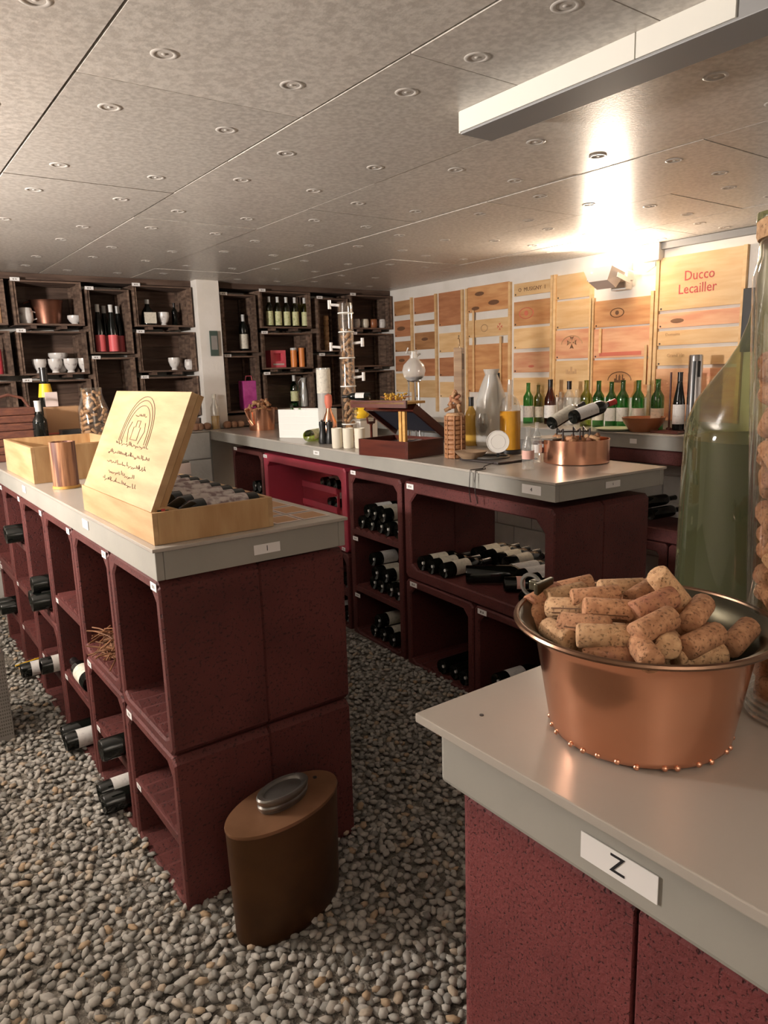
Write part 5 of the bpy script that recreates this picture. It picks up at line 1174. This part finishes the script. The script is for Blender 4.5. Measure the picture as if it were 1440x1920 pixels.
# ------------------------------------------------------------ shelf contents
YS = 5.87
def shelf(px, row_, y=YS): return aty(px, 600, y).x
RB = [1.895+.0145, 1.545+.0145, 1.188+.0145]
def cup(px, zb, w_px, h_px, m, lab, grp=None, handle=False, foot=True, y=YS, cat='cup'):
    x = aty(px, 600, y).x; k = mpp((x, y, zb)); r = w_px*k/2; h = h_px*k*.98
    t = thing('pottery_cup' if cat == 'cup' else 'pottery_bowl', lab, cat, (x, y, zb), 0, grp)
    pf = [(0, .0), (r*.55, .0), (r*.45, h*.15), (r*.75, h*.35), (r, h*.7), (r*.98, h), (r*.9, h), (r*.85, h*.5), (0, h*.35)] if foot else [(0, 0), (r*.7, 0), (r, h*.3), (r, h*.7), (r*.85, h), (r*.78, h), (r*.8, h*.3), (0, h*.2)]
    solid('body', pf, m, t, 20)
    if handle: MB().tube([(r*.9, 0, h*.8), (r*1.5, 0, h*.7), (r*1.45, 0, h*.35), (r*.8, 0, h*.25)], .006, 6).build('handle', M[m], t, True)
    return t
z1, z2, z3 = RB
cup(49, z1, 26, 30, 'ceramic', 'white mug with dark band beside the old copper bowl', None, True, False)
cup(140, z1, 25, 17, 'ceramic', 'small white footed bowl right of the old copper bowl', None, cat='bowl')
x = shelf(92, 0); mp = mpp((x, YS, z1)); t = thing('copper_bowl', 'old brown copper bowl in the upper left crate', 'bowl', (x, YS+.04, z1), 0)
r_ = 28*mp; h_ = 44*mp; solid('body', [(0, 0), (r_*.8, 0), (r_, h_*.9), (r_*1.08, h_), (r_*.95, h_*.97), (0, h_*.6)], 'copperd', t, 28); MB().tube([(-r_, 0, h_*.95), (-r_*1.25, 0, h_*.9), (-r_*1.4, 0, h_*.85)], .006, 6).build('handle', M['copperd'], t, True)
for k, px_ in enumerate((64, 94, 123, 150)): cup(px_, z2, 25, 26, 'ceramic', f'{["leftmost", "second", "third", "rightmost"][k]} patterned white cup in the middle row crate of cups', 'patterned cups')
cup(101, z2+.075, 34, 18, 'ceramic', 'patterned tureen stacked behind the four patterned cups', None, y=5.95, cat='bowl')
t = cup(101, z2, 30, 22, 'ceramic', 'patterned bowl under the tureen, behind the four cups', None, foot=False, y=5.95, cat='bowl')
for k, (px_, y_) in enumerate(((184, 5.85), (209, 5.85), (196, 5.95), (222, 5.95))):
    x = aty(px_, 600, y_).x; bottle(f'{["front left", "front right", "back left", "back right"][k]} pink bottle in the upright crate', (x, y_, 1.690+.0145), (0, 0, -2), gm='darkglass', lab='redlabel', cap='foilw', prof=TALL, lz=(.006, .13), s=1.0, group='pink bottles in the upright crate')
x = shelf(278, 0); t = thing('liquor_bottle', 'squat dark bottle with a cream label in the top crate left of the pillar', 'bottle', (x, YS, z1), 0)
solid('glass', [(0, 0), (.055, 0), (.058, .01), (.045, .11), (.018, .15), (.016, .20), (0, .20)], 'darkglass', t); MB().box((-.048, -.058, .015), (.048, -.050, .10), bev=.002).build('label', M['label'], t); solid('cap', [(.017, .16), (.019, .20), (0, .201)], 'foilw', t)
cup(307, z1, 21, 25, 'ceramic', 'white footed cup beside the squat dark bottle')
x = shelf(328, 0, 5.93); bottle('dark bottle in shadow at the right of the white footed cup', (x, 5.93, z1), s=.62, lab=None)
cup(320, z2, 21, 23, 'ceramic', 'white footed cup in the middle crate left of the pillar'); cup(349, z2, 19, 19, 'ceramic', 'round white cup right of the footed one, middle crate', foot=False)
x = shelf(10, 0, 5.80)-.06; t = thing('cardboard_carton', 'tan cardboard carton cut by the left photo edge in the top crate', 'box', (.755, 5.80, z1), 0); MB().box((-.16, 0, 0), (.19, .2, .20), bev=.003).build('carton', M['card'], t); MB().box((-.16, -.0012, .09), (.19, -.0002, .105)).build('tape', M['pine'], t)
x = .90; bottle('dark red bottle in the middle crate at the left photo edge', (x, 5.9, z2), s=.85, gm='rose', lab=None)
# right of the pillar
x = shelf(455, 0); bottle('dark bottle with a long white label alone in the upright crate by the pillar', (x, YS, 1.690+.0145), (0, 0, -2), s=1.02, lab='label', cap='foilw', lz=(.02, .14))
t = thing('gift_bag', 'magenta bag in the lower upright crate by the pillar', 'bag', (shelf(460, 0), YS, 1.2025), 0); MB().box((-.085, -.05, 0), (.075, .05, .25), bev=.01).build('bag', M['magenta'], t); MB().tube([(-.04, 0, .24), (-.03, 0, .29), (.02, 0, .29), (.03, 0, .24)], .004, 6).build('handle', M['pinkp'], t, True)
for k, px_ in enumerate((506, 522, 538, 554, 572)):
    x = shelf(px_, 0, 5.83); bottle(f'{["leftmost", "second", "middle", "fourth", "rightmost"][k]} of five yellow-labelled olive bottles in the top crate', (x, 5.83, z1), (0, 0, -2.1), gm='oglass', lab='labely', cap='foilw', s=.85, lz=(.015, .155), group='five yellow-labelled bottles')
t = thing('pink_carton', 'pink carton with a window in the middle crate', 'box', (shelf(516, 0), 5.85, z2), 0)
MB().box((-.075, 0, 0), (.075, .10, .055)).build('lower_panel', M['pinkp'], t)
for a, b in (((-.075, 0, .0552), (-.045, .1, .15)), ((.045, 0, .0552), (.075, .1, .15)), ((-.0448, 0, .125), (.0448, .1, .15)), ((-.0448, .05, .0552), (.0448, .1, .1248))): MB().box(a, b).build('frame_panel', M['pinkp'], t)
MB().box((-.055, -.0015, .02), (.055, -.0002, .035)).build('pale_strip', M['cabtop'], t)
for k, px_ in enumerate((546, 561)):
    t = thing('drink_can', f'{["left pale", "right"][k]} orange tube beside the pink carton', 'can', (shelf(px_, 0), 5.86, z2), 0); solid('tube', [(0, 0), (.028, 0), (.028, .165), (0, .165)], 'orange', t); solid('cap', [(.0285, .150), (.0285, .17), (0, .17)], 'foilw' if k == 0 else 'orange', t)
t = thing('wire_basket', 'thin wire hoop behind the orange tubes', 'hoop', (shelf(570, 0, 5.95), 5.95, z2), 0); MB().ring(.10, .003, 0, 28, 5, Matrix.Translation((0, 0, .104)) @ Matrix.Rotation(PI/2, 4, 'X')).build('hoop', M['pewter'], t, True); MB().box((-.03, -.02, 0), (.03, .02, .004)).build('foot', M['pewter'], t)
x = shelf(545, 0); bottle('green bottle with a cream label in the bottom crate behind the white plastic crate', (x, YS, z3), (0, 0, -2), gm='gglass', lab='labely', cap='foilw', s=.95)
for k, (px_, nm) in enumerate(((563, 'left glass carafe with an open handle in the bottom crate'), (580, 'right tall glass carafe in the bottom crate'))):
    t = thing('glass_carafe', nm, 'carafe', (shelf(px_, 0), YS, z3), 0); solid('glass', [(0, 0), (.035, 0), (.035, .12), (.022, .20), (.026, .26), (.023, .26), (.018, .2), (.031, .12), (.031, .006), (0, .006)], 'milky', t)
    if k == 0: MB().tube([(-.025, 0, .25), (-.055, 0, .22), (-.05, 0, .12), (-.034, 0, .09)], .005, 6).build('handle', M['milky'], t, True)
x = shelf(611, 0); t = thing('turned_stick', 'pale turned wooden column in the upright crate behind the glass column', 'column', (x, YS, 1.7045), 0)
for k in range(7): z = k*.045; solid('turned_segment', [(0, z), (.022, z), (.027, z+.015), (.025, z+.035), (.019, z+.0445), (0, z+.0448)], 'pine', t, 16)
for k, (px_, m_, nm) in enumerate(((668, 'ceramic', 'grey patterned cup at the left of the four cups beside the panelled wall'), (684, 'cream', 'cream cup with brown bands, second of the four beside the panelled wall'), (700, 'brownpot', 'brown pottery cup, third of the four beside the panelled wall'), (716, 'ceramic', 'round white cup in the corner crate beside the panelled wall'))):
    t = cup(px_, z1, 15, 17, m_, nm, None, foot=False)
    if k == 1: solid('brown_band', [(.0315, .018), (.0325, .03)], 'brownpot', t)
# stones and a bottle on the back ledge
for k, px_ in enumerate((364, 374, 386, 424, 437, 449)):
    x = aty(px_, 797, 5.66).x; y_ = 5.633; t = MB(); r = random.uniform(.036, .043)
    t.lathe([(0, -r*.75), (r*.7, -r*.6), (r, -.1*r), (r*.85, r*.5), (r*.4, r*.75), (0, r*.8)], 10, Matrix.Rotation(k, 4, 'Z'), 1.0, .8)
    o = t.build('fossil_stone', M['stone'], None, True); o.location = (x, y_, ZT+r*.75+.0005); tag(o, f'rough brown stone on the back ledge, {ORD[k]} from the left', 'stone', 'brown stones on the back ledge')
x = aty(404, 770, 5.612).x
# bottle stands at the pillar
t = thing('spirit_bottle', 'clear bottle of golden spirit standing against the white pillar', 'bottle', (aty(405, 790, 5.625).x, 5.632, ZT+.0), 0)
r = .036; solid('glass', [(0, .001), (r, .001), (r, .18), (r*.5, .22), (r*.45, .26), (r*.4, .26)], 'clear', t); solid('liquid', [(0, .004), (r*.92, .004), (r*.92, .11), (0, .11)], 'amberc', t); solid('stopper', [(0, .255), (.017, .255), (.017, .285), (0, .285)], 'label', t)
bottle('green bottle with a pale label inside the white plastic crate', inc(.05, .09), (0, 0, 0), gm='gglass', lab='labely', s=.72, cap=None)
